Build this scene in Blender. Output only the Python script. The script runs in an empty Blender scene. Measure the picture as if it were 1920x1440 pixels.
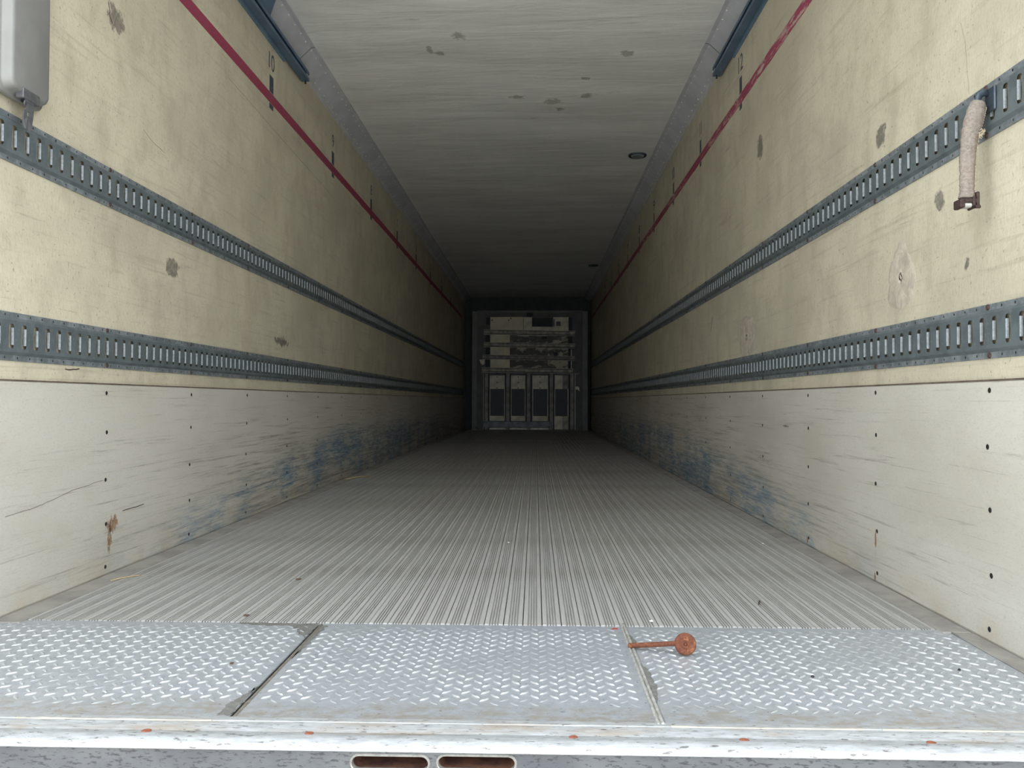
import bpy, bmesh, math, random
from mathutils import Vector, Matrix, noise
random.seed(7)
scene = bpy.context.scene
COL = scene.collection

# ------------------------------------------------------------------ camera
F_PX, YAW, PITCH, ROLL = 1504.0, 0.0289, 0.0210, 0.0025
cam_d = bpy.data.cameras.new('camera')
cam_d.sensor_width = 36.0
cam_d.lens = F_PX / 1920.0 * 36.0
cam_d.clip_start = 0.05
cam_d.clip_end = 200
cam = bpy.data.objects.new('camera', cam_d)
COL.objects.link(cam)
fw = Vector((-math.sin(YAW) * math.cos(PITCH), math.cos(YAW) * math.cos(PITCH), math.sin(PITCH)))
rt = Vector((math.cos(YAW), math.sin(YAW), 0))
up = rt.cross(fw)
r2 = rt * math.cos(ROLL) + up * math.sin(ROLL)
u2 = -rt * math.sin(ROLL) + up * math.cos(ROLL)
M = Matrix((r2, u2, -fw)).transposed().to_4x4()
M.translation = Vector((0.151, 0.0, 0.5468))
cam.matrix_world = M
scene.camera = cam

# ------------------------------------------------------------------ world and exposure
world = bpy.data.worlds.new('overcast_sky')
scene.world = world
world.use_nodes = True
wn = world.node_tree
wn.nodes['Background'].inputs[0].default_value = (0.86, 0.94, 1.0, 1)
wn.nodes['Background'].inputs[1].default_value = 1.0
sun_d = bpy.data.lights.new('hazy_sun', 'SUN')      # high and from the front: lights the yard, the trailer roof keeps it out
sun_d.energy = 3.0
sun_d.angle = math.radians(8)
sun_d.color = (1.0, 0.95, 0.86)
sun = bpy.data.objects.new('hazy_sun', sun_d)
COL.objects.link(sun)
sun.rotation_euler = Vector((0.55, -0.45, -1.0)).to_track_quat('-Z', 'Y').to_euler()
vs = scene.view_settings
vs.view_transform = 'Standard'
vs.look = 'None'
vs.exposure = 2.05
vs.gamma = 1.0
vs.use_curve_mapping = False
scene.cycles.max_bounces = 24
scene.cycles.diffuse_bounces = 16
scene.cycles.glossy_bounces = 8

# ------------------------------------------------------------------ dimensions (metres)
A = 1.19            # face of the scuff panels; side walls lie 6 mm further out
WX = 1.196
Y0, Y1 = 1.285, 15.35     # rear opening, inner face of the front wall
YT = 1.975          # rear end of the ribbed floor
ZC = 2.53           # ceiling
BY = 14.9           # bulkhead


# ------------------------------------------------------------------ node helper
class NT:
    def __init__(s, name):
        s.m = bpy.data.materials.new(name)
        s.m.use_nodes = True
        s.t = s.m.node_tree
        s.b = s.t.nodes['Principled BSDF']
        s.tc = s.t.nodes.new('ShaderNodeTexCoord')
        s.P = s.tc.outputs['Object']

    def new(s, k):
        return s.t.nodes.new(k)

    def put(s, sock, v):
        if isinstance(v, bpy.types.NodeSocket):
            s.t.links.new(v, sock)
        elif isinstance(v, (tuple, list)):
            sock.default_value = (v[0], v[1], v[2], 1) if sock.type == 'RGBA' else v
        else:
            sock.default_value = v

    def mth(s, op, a, b=0.0, clamp=False):
        n = s.new('ShaderNodeMath')
        n.operation = op
        n.use_clamp = clamp
        s.put(n.inputs[0], a)
        s.put(n.inputs[1], b)
        return n.outputs[0]

    def map(s, scale=(1, 1, 1), rot=(0, 0, 0), loc=(0, 0, 0), vec=None):
        n = s.new('ShaderNodeMapping')
        n.inputs['Scale'].default_value = scale
        n.inputs['Rotation'].default_value = rot
        n.inputs['Location'].default_value = loc
        s.put(n.inputs['Vector'], vec or s.P)
        return n.outputs[0]

    def noise(s, vec, scale, detail=4, rough=0.55, dist=0.0):
        n = s.new('ShaderNodeTexNoise')
        n.inputs['Scale'].default_value = scale
        n.inputs['Detail'].default_value = detail
        n.inputs['Roughness'].default_value = rough
        n.inputs['Distortion'].default_value = dist
        s.put(n.inputs['Vector'], vec)
        return n.outputs[0]

    def voro(s, vec, scale, feature='F1'):
        n = s.new('ShaderNodeTexVoronoi')
        n.feature = feature
        n.inputs['Scale'].default_value = scale
        s.put(n.inputs['Vector'], vec)
        return n.outputs[0]

    def step(s, v, lo, hi):
        n = s.new('ShaderNodeMapRange')
        n.interpolation_type = 'SMOOTHSTEP'
        s.put(n.inputs[0], v)
        n.inputs[1].default_value = lo
        n.inputs[2].default_value = hi
        n.inputs[3].default_value = 0
        n.inputs[4].default_value = 1
        return n.outputs[0]

    def lin(s, v, lo, hi, a=0.0, b=1.0):
        n = s.new('ShaderNodeMapRange')
        s.put(n.inputs[0], v)
        n.inputs[1].default_value = lo
        n.inputs[2].default_value = hi
        n.inputs[3].default_value = a
        n.inputs[4].default_value = b
        return n.outputs[0]

    def mix(s, f, a, b):
        n = s.new('ShaderNodeMix')
        n.data_type = 'RGBA'
        s.put(n.inputs[0], f)
        s.put(n.inputs[6], a)
        s.put(n.inputs[7], b)
        return n.outputs[2]

    def xyz(s, vec=None):
        n = s.new('ShaderNodeSeparateXYZ')
        s.put(n.inputs[0], vec or s.P)
        return n.outputs

    def bump(s, h, strength=0.3, dist=0.002, prev=None):
        n = s.new('ShaderNodeBump')
        n.inputs['Strength'].default_value = strength
        n.inputs['Distance'].default_value = dist
        s.put(n.inputs['Height'], h)
        if prev is not None:
            s.put(n.inputs['Normal'], prev)
        return n.outputs[0]

    def out(s, col=None, rough=0.6, metal=0.0, normal=None, spec=None, alpha=None):
        if col is not None:
            s.put(s.b.inputs['Base Color'], col)
        s.put(s.b.inputs['Roughness'], rough)
        s.put(s.b.inputs['Metallic'], metal)
        if normal is not None:
            s.put(s.b.inputs['Normal'], normal)
        if spec is not None:
            s.put(s.b.inputs['Specular IOR Level'], spec)
        if alpha is not None:
            s.put(s.b.inputs['Alpha'], alpha)
        return s.m


MAT = {}


def simple(name, col, rough=0.6, metal=0.0, var=0.25, scale=30.0, dark=None, bump=0.15):
    n = NT(name)
    v = n.noise(n.P, scale, 5, 0.6)
    d = dark or tuple(c * (1 - var) for c in col)
    c = n.mix(n.step(v, 0.35, 0.68), col, d)
    f = n.noise(n.P, scale * 9, 3, 0.6)
    MAT[name] = n.out(c, rough, metal, n.bump(f, bump, 0.001))
    return MAT[name]


# cream fibreglass wall lining
n = NT('wall_lining')
big = n.noise(n.map((1, 1.0, 1.4)), 1.6, 6, 0.62, 0.4)
mid = n.noise(n.map((1, 1.0, 0.6)), 9.0, 6, 0.65)
fine = n.noise(n.P, 260.0, 3, 0.6)
str_ = n.noise(n.map((1, 0.35, 9.0), rot=(0.16, 0, 0)), 5.0, 7, 0.7, 0.3)
vert = n.noise(n.map((1, 5.5, 0.25)), 3.0, 4, 0.6)
c = n.mix(n.step(big, 0.36, 0.68), (0.62, 0.565, 0.425), (0.50, 0.455, 0.345))
c = n.mix(n.mth('MULTIPLY', n.step(mid, 0.44, 0.72), 0.62), c, (0.43, 0.37, 0.275))
weave = n.noise(n.map((1, 1.0, 0.5)), 150.0, 4, 0.7)
c = n.mix(n.mth('MULTIPLY', n.step(weave, 0.48, 0.74), 0.35), c, (0.33, 0.28, 0.20))
hair = n.noise(n.map((1, 0.25, 5.0), rot=(-0.30, 0, 0), loc=(0, 2, 5)), 16.0, 8, 0.8, 0.5)
c = n.mix(n.mth('MULTIPLY', n.step(hair, 0.585, 0.70), 0.65), c, (0.25, 0.21, 0.155))
c = n.mix(n.mth('MULTIPLY', n.step(vert, 0.55, 0.75), 0.12), c, (0.40, 0.37, 0.29))
c = n.mix(n.mth('MULTIPLY', n.step(str_, 0.53, 0.70), 0.5), c, (0.34, 0.29, 0.21))
spk = n.noise(n.map((1, 1, 1), loc=(3, 1, 7)), 95.0, 2, 0.5)
c = n.mix(n.mth('MULTIPLY', n.step(spk, 0.66, 0.74), 0.5), c, (0.20, 0.17, 0.13))
b1 = n.bump(weave, 0.5, 0.002)
b2 = n.bump(big, 0.25, 0.01, b1)
MAT['wall'] = n.out(c, 0.55, 0.0, b2, 0.35)


# pale scuff panels: grain, dark scrapes and blue pallet scrapes
def scuff_mat(name, y_col):
    n = NT(name)
    x, y, z = n.xyz()[0:3]
    big = n.noise(n.map((1, 0.8, 1.6)), 2.0, 6, 0.6)
    grain = n.noise(n.map((1, 0.6, 1.5)), 170.0, 4, 0.7)
    fine = n.noise(n.P, 330.0, 2, 0.5)
    s1 = n.noise(n.map((1, 0.14, 5.0), rot=(0.05, 0, 0)), 13.0, 10, 0.80, 0.25)
    s2 = n.noise(n.map((1, 0.10, 7.0), rot=(-0.09, 0, 0), loc=(0, 5, 2)), 13.0, 9, 0.78, 0.5)
    low = n.lin(z, 0.12, 0.60, 1.0, 0.25)
    deep = n.lin(y, 1.6, 4.6, 0.15, 1.0)
    wear = n.mth('MULTIPLY', low, deep)
    c = n.mix(n.step(big, 0.35, 0.7), (0.57, 0.535, 0.47), (0.49, 0.455, 0.385))
    c = n.mix(n.mth('MULTIPLY', n.step(grain, 0.50, 0.75), 0.40), c, (0.33, 0.30, 0.24))
    c = n.mix(n.mth('MULTIPLY', n.step(n.mth('ADD', s1, n.mth('MULTIPLY', wear, 0.15)), 0.575, 0.74), 0.72), c, (0.19, 0.175, 0.15))
    c = n.mix(n.mth('MULTIPLY', n.step(n.mth('ADD', s2, n.mth('MULTIPLY', wear, 0.13)), 0.63, 0.74), 0.7), c, (0.13, 0.12, 0.105))
    # blue: a band rising with depth, stronger over the studs
    zmax = n.lin(y, 2.0, 5.5, 0.06, 0.36)
    inz = n.mth('SUBTRACT', 1.0, n.step(n.mth('SUBTRACT', z, zmax), -0.10, 0.06))
    iny = n.mth('MULTIPLY', n.step(y, 1.9, 3.2), n.mth('SUBTRACT', 1.0, n.step(y, 9.5, 13.0)))
    ph = n.mth('COSINE', n.mth('MULTIPLY', n.mth('SUBTRACT', y, y_col), 2 * math.pi / 0.6096))
    stud = n.lin(ph, 0.2, 1.0, 0.0, 0.075)
    bn = n.noise(n.map((1, 0.6, 4.0), rot=(0.10, 0, 0)), 6.5, 10, 0.80, 0.7)
    pn = n.noise(n.map((1, 0.7, 1.6), loc=(0, 3.1, 0)), 2.1, 3, 0.5)
    bm = n.mth('ADD', n.mth('ADD', bn, stud), n.mth('MULTIPLY', n.mth('SUBTRACT', pn, 0.5), 0.6))
    blue = n.mth('MULTIPLY', n.mth('MULTIPLY', n.step(bm, 0.44, 0.60), n.mth('MULTIPLY', inz, iny)), 0.92)
    scr_ = n.noise(n.map((1, 0.25, 3.2), rot=(0.10, 0, 0), loc=(0, 1, 3)), 26.0, 6, 0.75, 0.2)
    blue = n.mth('MULTIPLY', blue, n.lin(scr_, 0.40, 0.60, 0.15, 1.0))
    blue = n.mth('MULTIPLY', blue, n.lin(y, 2.4, 4.6, 0.45, 1.0))
    c = n.mix(blue, c, (0.045, 0.155, 0.265))
    # pale scratches and yellowed foot of the panel
    sc = n.noise(n.map((1, 0.5, 5.0), rot=(-0.25, 0, 0)), 11.0, 6, 0.7)
    c = n.mix(n.mth('MULTIPLY', n.step(sc, 0.69, 0.74), 0.6), c, (0.66, 0.63, 0.55))
    foot = n.mth('MULTIPLY', n.mth('SUBTRACT', 1.0, n.step(z, 0.0, 0.11)), n.step(n.noise(n.P, 6.0, 5), 0.42, 0.68))
    c = n.mix(n.mth('MULTIPLY', foot, 0.28), c, (0.42, 0.31, 0.16))
    nb = n.bump(grain, 0.55, 0.002)
    return n.out(c, 0.6, 0.0, n.bump(fine, 0.2, 0.001, nb), 0.3)


MAT['scuff_l'] = scuff_mat('scuff_panel_left', 2.478)
MAT['scuff_r'] = scuff_mat('scuff_panel_right', 1.87)

# ceiling lining
n = NT('ceiling_lining')
big = n.noise(n.map((0.5, 1.6, 1)), 2.2, 6, 0.6, 0.4)
sm = n.noise(n.map((0.6, 1.2, 1)), 9.0, 5, 0.6)
c = n.mix(n.step(big, 0.36, 0.7), (0.84, 0.845, 0.83), (0.73, 0.735, 0.72))
c = n.mix(n.mth('MULTIPLY', n.step(sm, 0.66, 0.76), 0.35), c, (0.27, 0.265, 0.25))
rip = n.noise(n.map((0.18, 1.0, 1)), 9.0, 5, 0.55, 0.3)
b1 = n.bump(rip, 0.6, 0.014)
MAT['ceiling'] = n.out(c, 0.5, 0.0, n.bump(n.noise(n.P, 220, 2), 0.15, 0.001, b1), 0.4)

simple('cove', (0.55, 0.56, 0.59), 0.5, 0.0, 0.18, 5.0, bump=0.08)
simple('rivet', (0.9, 0.9, 0.9), 0.35, 0.6, 0.1, 20)

# galvanised track steel
n = NT('track_steel')
a_ = n.noise(n.map((1, 1, 1)), 14.0, 5, 0.65)
b_ = n.noise(n.P, 120.0, 3, 0.6)
c = n.mix(n.step(a_, 0.35, 0.7), (0.165, 0.195, 0.205), (0.11, 0.132, 0.142))
c = n.mix(n.mth('MULTIPLY', n.step(b_, 0.58, 0.75), 0.5), c, (0.27, 0.30, 0.31))
MAT['track'] = n.out(c, n.lin(a_, 0.3, 0.7, 0.42, 0.6), 0.35, n.bump(b_, 0.12, 0.001))
n = NT('track_flange_steel')
a_ = n.noise(n.P, 30.0, 5, 0.7)
r_ = n.noise(n.P, 11.0, 6, 0.7)
c = n.mix(n.step(a_, 0.35, 0.68), (0.15, 0.17, 0.18), (0.29, 0.31, 0.325))
c = n.mix(n.mth('MULTIPLY', n.step(r_, 0.63, 0.72), 0.8), c, (0.14, 0.065, 0.04))
MAT['flange'] = n.out(c, 0.55, 0.3, n.bump(a_, 0.2, 0.001))
simple('lip', (0.27, 0.29, 0.30), 0.5, 0.2, 0.35, 140)
simple('hole_shade', (0.035, 0.035, 0.035), 0.8, 0, 0.3, 40)  # near-black colour for the shade seen through the nail holes
simple('bolt_rust', (0.085, 0.05, 0.042), 0.7, 0.2, 0.4, 160)
simple('hairline', (0.30, 0.24, 0.17), 0.8, 0, 0.3, 60)
simple('joint', (0.16, 0.11, 0.085), 0.8, 0, 0.5, 25)
simple('screw_dark', (0.022, 0.02, 0.019), 0.6, 0.2, 0.3, 160)
simple('overhead_steel', (0.105, 0.175, 0.265), 0.45, 0.3, 0.25, 9.0)
simple('overhead_steel_pale', (0.18, 0.27, 0.355), 0.42, 0.3, 0.25, 9.0)

# red stripe with worn pale scratches
def stripe_mat(name, wear):
    n = NT(name)
    s_ = n.noise(n.map((1, 1.2, 10.0)), 7.0, 7, 0.7, 0.3)
    p_ = n.noise(n.map((1, 1, 1)), 1.1, 2, 0.5)
    w = n.mth('MULTIPLY', n.step(s_, 0.52, 0.57), n.step(p_, 0.40, 0.56))
    c = n.mix(n.mth('MULTIPLY', w, wear), (0.30, 0.028, 0.075), (0.55, 0.45, 0.38))
    return n.out(c, 0.5)


MAT['stripe_l'] = stripe_mat('red_stripe_clean', 0.0)
MAT['stripe_r'] = stripe_mat('red_stripe_worn', 0.85)
n = NT('stencil_paint')
w = n.step(n.noise(n.P, 70.0, 5, 0.7), 0.60, 0.68)
MAT['stencil'] = n.out(n.mix(n.mth('MULTIPLY', w, 0.55), (0.045, 0.055, 0.075), (0.42, 0.40, 0.33)), 0.6)

# extruded aluminium floor
n = NT('floor_aluminium')
a_ = n.noise(n.map((1, 0.06, 1)), 60.0, 5, 0.7)
p_ = n.noise(n.map((1, 0.5, 1)), 3.0, 6, 0.6)
s_ = n.noise(n.P, 170.0, 3, 0.6)
c = n.mix(n.step(a_, 0.3, 0.72), (0.55, 0.535, 0.515), (0.45, 0.435, 0.415))
c = n.mix(n.mth('MULTIPLY', n.step(p_, 0.45, 0.75), 0.45), c, (0.30, 0.275, 0.24))
c = n.mix(n.mth('MULTIPLY', n.step(s_, 0.62, 0.72), 0.45), c, (0.22, 0.20, 0.18))
MAT['floor'] = n.out(c, 0.55, 0.35, n.bump(a_, 0.1, 0.001))
simple('floor_gap', (0.11, 0.105, 0.10), 0.8, 0.1, 0.3, 20)
simple('floor_side', (0.40, 0.375, 0.345), 0.6, 0.25, 0.3, 8)

# chequer plate
n = NT('tread_aluminium')
a_ = n.noise(n.P, 40.0, 6, 0.7)
p_ = n.noise(n.P, 3.5, 5, 0.6)
x, y, z = n.xyz()[0:3]
c = n.mix(n.step(a_, 0.3, 0.75), (0.56, 0.58, 0.615), (0.42, 0.44, 0.475))
dirt = n.mth('MULTIPLY', n.mth('SUBTRACT', 1.0, n.step(n.mth('ADD', y, n.mth('MULTIPLY', n.mth('SUBTRACT', p_, 0.5), 0.22)), 1.40, 1.50)), n.step(n.noise(n.map((1, 2, 1)), 22.0, 6, 0.75), 0.36, 0.66))
c = n.mix(n.mth('MULTIPLY', dirt, 0.8), c, (0.40, 0.34, 0.27))
fl = n.noise(n.map((1.0, 1.6, 1)), 95.0, 2, 0.5)
c = n.mix(n.mth('MULTIPLY', n.step(fl, 0.68, 0.73), 0.8), c, (0.13, 0.11, 0.10))
MAT['tread'] = n.out(c, n.lin(a_, 0.3, 0.7, 0.36, 0.52), 0.55, n.bump(a_, 0.25, 0.001))
n = NT('tread_lug_aluminium')
a_ = n.noise(n.P, 90.0, 4, 0.7)
c = n.mix(n.step(a_, 0.35, 0.7), (0.70, 0.715, 0.735), (0.55, 0.57, 0.60))
MAT['lug'] = n.out(c, 0.33, 0.65, n.bump(a_, 0.15, 0.0008))

# worn sill lip and galvanised face
n = NT('sill_lip_aluminium')
a_ = n.noise(n.map((0.6, 2.5, 2.5)), 35.0, 6, 0.75)
d_ = n.noise(n.map((0.5, 1.8, 1.8), loc=(4, 0, 0)), 85.0, 4, 0.65)
o_ = n.noise(n.map((0.5, 2.0, 2.0)), 8.0, 6, 0.7)
c = n.mix(n.step(a_, 0.3, 0.72), (0.52, 0.53, 0.54), (0.33, 0.33, 0.33))
x, y, z = n.xyz()[0:3]
back = n.step(y, 1.305, 1.32)
c = n.mix(n.mth('MULTIPLY', n.mth('MULTIPLY', n.step(o_, 0.47, 0.68), back), 0.75), c, (0.38, 0.31, 0.245))
c = n.mix(n.mth('MULTIPLY', n.step(d_, 0.59, 0.66), 0.8), c, (0.09, 0.075, 0.065))
MAT['sill'] = n.out(c, 0.5, 0.3, n.bump(a_, 0.35, 0.0015))
n = NT('sill_face_galvanised')
d_ = n.noise(n.map((0.5, 1, 1.5)), 130.0, 4, 0.65)
d2 = n.noise(n.map((0.8, 1, 1)), 9.0, 4, 0.6)
c = n.mix(n.step(d2, 0.35, 0.7), (0.11, 0.112, 0.116), (0.075, 0.077, 0.084))
c = n.mix(n.mth('MULTIPLY', n.step(d_, 0.53, 0.62), 0.8), c, (0.028, 0.028, 0.032))
MAT['sill_face'] = n.out(c, 0.6, 0.2, n.bump(d_, 0.2, 0.001))
simple('caulk', (0.66, 0.60, 0.44), 0.6, 0, 0.2, 60)
simple('slot_rim', (0.42, 0.40, 0.36), 0.4, 0.4, 0.3, 80)
simple('slot_rust', (0.16, 0.07, 0.04), 0.85, 0, 0.5, 35, dark=(0.06, 0.022, 0.018))
simple('rust_screw', (0.30, 0.095, 0.05), 0.8, 0.1, 0.4, 200)
simple('weld', (0.50, 0.485, 0.45), 0.55, 0.3, 0.35, 80)
simple('seam_channel', (0.19, 0.17, 0.135), 0.7, 0.1, 0.35, 60)
n = NT('sealant_grey')
a_ = n.noise(n.P, 60.0, 5, 0.7)
MAT['smear'] = n.out(n.mix(n.step(a_, 0.35, 0.7), (0.13, 0.127, 0.115), (0.20, 0.195, 0.18)), 0.7, 0.1, n.bump(a_, 0.4, 0.001))

# rusty pin
n = NT('orange_rust')
a_ = n.noise(n.P, 240.0, 5, 0.7)
b_ = n.noise(n.P, 90.0, 4, 0.6)
c = n.mix(n.step(a_, 0.35, 0.68), (0.165, 0.050, 0.021), (0.080, 0.024, 0.013))
c = n.mix(n.mth('MULTIPLY', n.step(b_, 0.55, 0.7), 0.6), c, (0.36, 0.145, 0.06))
MAT['rust'] = n.out(c, 0.85, 0.0, n.bump(a_, 0.5, 0.0015))

# pressed grey cover, sleeve, light
simple('cover_metal', (0.27, 0.265, 0.25), 0.5, 0.3, 0.12, 10.0, bump=0.06)
simple('cover_gap', (0.10, 0.10, 0.10), 0.7, 0.0, 0.2, 30)
simple('latch_metal', (0.15, 0.15, 0.155), 0.5, 0.4, 0.3, 60)
n = NT('canvas')
wv = n.noise(n.map((1.6, 1.6, 2.2)), 90.0, 5, 0.7, 0.3)
w2 = n.noise(n.map((4, 4, 0.4)), 45.0, 4, 0.6)
st = n.noise(n.P, 12.0, 4, 0.6)
c = n.mix(n.step(wv, 0.35, 0.7), (0.32, 0.275, 0.235), (0.20, 0.165, 0.14))
c = n.mix(n.mth('MULTIPLY', n.step(st, 0.48, 0.7), 0.45), c, (0.30, 0.24, 0.20))
b1 = n.bump(wv, 0.7, 0.004)
MAT['canvas'] = n.out(c, 0.9, 0.0, n.bump(w2, 0.4, 0.002, b1), 0.1)
simple('ferrule_rust', (0.065, 0.038, 0.032), 0.75, 0.2, 0.5, 120)
simple('ferrule_pale', (0.55, 0.53, 0.50), 0.5, 0.3, 0.3, 60)
simple('frayed', (0.56, 0.47, 0.33), 0.95, 0, 0.3, 120)
simple('fitting_steel', (0.08, 0.10, 0.125), 0.4, 0.5, 0.3, 60)
simple('lamp_bezel', (0.045, 0.06, 0.075), 0.5, 0.1, 0.2, 20)
simple('lamp_lens', (0.20, 0.235, 0.25), 0.2, 0.0, 0.2, 14)
simple('lamp_ridge', (0.36, 0.38, 0.37), 0.3, 0.0, 0.2, 14)

# bulkhead
simple('bulk_back', (0.13, 0.13, 0.125), 0.6, 0.1, 0.3, 4)
simple('bulk_side', (0.19, 0.19, 0.18), 0.6, 0.1, 0.25, 4)
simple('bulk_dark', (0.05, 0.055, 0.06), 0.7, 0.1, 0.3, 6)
simple('bulk_cream', (0.84, 0.77, 0.52), 0.55, 0, 0.2, 5)
simple('bulk_plate', (0.76, 0.71, 0.56), 0.55, 0.1, 0.3, 9)
n = NT('bulk_peeling')
a_ = n.noise(n.map((0.7, 1, 1.6)), 6.0, 6, 0.65, 0.5)
MAT['bulk_peel'] = n.out(n.mix(n.step(a_, 0.47, 0.53), (0.52, 0.48, 0.36), (0.12, 0.115, 0.10)), 0.65)
n = NT('bulk_peeling_heavy')
a_ = n.noise(n.map((0.6, 1, 1.8), loc=(2, 0, 1)), 6.0, 6, 0.65, 0.5)
MAT['bulk_peel2'] = n.out(n.mix(n.step(a_, 0.40, 0.50), (0.50, 0.46, 0.35), (0.12, 0.115, 0.10)), 0.65)
simple('bulk_mesh', (0.11, 0.113, 0.125), 0.7, 0.1, 0.15, 30)
simple('bulk_rail', (0.48, 0.45, 0.37), 0.6, 0.2, 0.5, 12)
simple('bulk_post', (0.36, 0.33, 0.31), 0.6, 0.2, 0.5, 9)
simple('bulk_edge', (0.70, 0.66, 0.56), 0.5, 0.2, 0.3, 12)
simple('bulk_tape', (0.75, 0.74, 0.70), 0.6, 0, 0.1, 12)
simple('bulk_bar', (0.24, 0.25, 0.27), 0.55, 0.3, 0.5, 7)

# loose bits, ground, marks
simple('leaf_brown', (0.09, 0.05, 0.03), 0.8, 0, 0.4, 200)
simple('straw', (0.55, 0.42, 0.22), 0.8, 0, 0.3, 100)
simple('red_chip', (0.30, 0.03, 0.03), 0.7, 0, 0.3, 200)
simple('white_chip', (0.80, 0.79, 0.76), 0.7, 0, 0.1, 200)
simple('ground', (0.46, 0.45, 0.43), 0.9, 0, 0.3, 0.8)


def mark_mat(name, col, col2, edge=0.30, strength=0.9, scale=16.0, stretch=(1, 1, 1)):
    n = NT(name)
    uv = n.tc.outputs['UV']
    sp = n.xyz(uv)
    dx = n.mth('SUBTRACT', sp[0], 0.5)
    dy = n.mth('SUBTRACT', sp[1], 0.5)
    r = n.mth('SQRT', n.mth('ADD', n.mth('MULTIPLY', dx, dx), n.mth('MULTIPLY', dy, dy)))
    nz = n.noise(n.map(stretch), scale, 6, 0.72)
    v = n.mth('ADD', r, n.mth('MULTIPLY', n.mth('SUBTRACT', nz, 0.5), 0.9))
    al = n.mth('MULTIPLY', n.mth('SUBTRACT', 1.0, n.step(v, edge - 0.10, edge + 0.06)), strength)
    c = n.mix(n.step(n.noise(n.P, scale * 3, 4), 0.4, 0.65), col, col2)
    MAT[name] = n.out(c, 0.75, 0, None, 0.2, al)


mark_mat('mark_grey', (0.20, 0.175, 0.15), (0.30, 0.27, 0.22), 0.34, 0.6, 26)
mark_mat('mark_smudge', (0.22, 0.20, 0.17), (0.12, 0.11, 0.10), 0.22, 0.6, 30)
mark_mat('mark_ceiling', (0.45, 0.45, 0.44), (0.33, 0.33, 0.32), 0.24, 0.36, 22)
mark_mat('mark_rust', (0.40, 0.20, 0.075), (0.22, 0.085, 0.035), 0.22, 0.6, 55, (1, 1.2, 0.5))
mark_mat('mark_orange', (0.75, 0.42, 0.18), (0.62, 0.50, 0.28), 0.25, 0.7, 60)
n = NT('peeled_laminate')
a_ = n.noise(n.P, 26.0, 6, 0.7, 0.6)
b_ = n.noise(n.P, 9.0, 5, 0.6, 0.4)
c = n.mix(n.step(a_, 0.36, 0.62), (0.60, 0.54, 0.43), (0.43, 0.38, 0.305))
c = n.mix(n.mth('MULTIPLY', n.step(b_, 0.52, 0.66), 0.4), c, (0.40, 0.36, 0.29))
MAT['peel'] = n.out(c, 0.6, 0, n.bump(a_, 0.6, 0.004))


# ------------------------------------------------------------------ mesh helpers
def mesh_obj(name, verts, faces, mat, parent=None, smooth=False, uvs=None):
    me = bpy.data.meshes.new(name)
    me.from_pydata([tuple(v) for v in verts], [], faces)
    me.update()
    return link(name, me, mat, parent, smooth, uvs)


def link(name, me, mat, parent=None, smooth=False, uvs=None):
    if mat is not None:
        if not isinstance(mat, (list, tuple)):
            mat = [mat]
        for m in mat:
            me.materials.append(MAT[m])
    if smooth:
        for p in me.polygons:
            p.use_smooth = True
    if uvs:
        l = me.uv_layers.new(name='uv')
        for p in me.polygons:
            for li in p.loop_indices:
                l.data[li].uv = uvs[me.loops[li].vertex_index]
    o = bpy.data.objects.new(name, me)
    COL.objects.link(o)
    if parent is not None:
        o.parent = parent
    return o


def inst(src, parent=None, loc=None, rot=None):
    o = src.copy()
    COL.objects.link(o)
    o.parent = parent
    if loc is not None:
        o.location = loc
    if rot is not None:
        o.rotation_euler = rot
    return o


def empty(name, loc=(0, 0, 0), rot=(0, 0, 0)):
    o = bpy.data.objects.new(name, None)
    o.empty_display_size = 0.05
    COL.objects.link(o)
    o.location = loc
    o.rotation_euler = rot
    return o


def tag(o, label=None, cat=None, group=None, kind=None):
    if label:
        o['label'] = label
    if cat:
        o['category'] = cat
    if group:
        o['group'] = group
    if kind:
        o['kind'] = kind
    return o


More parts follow.
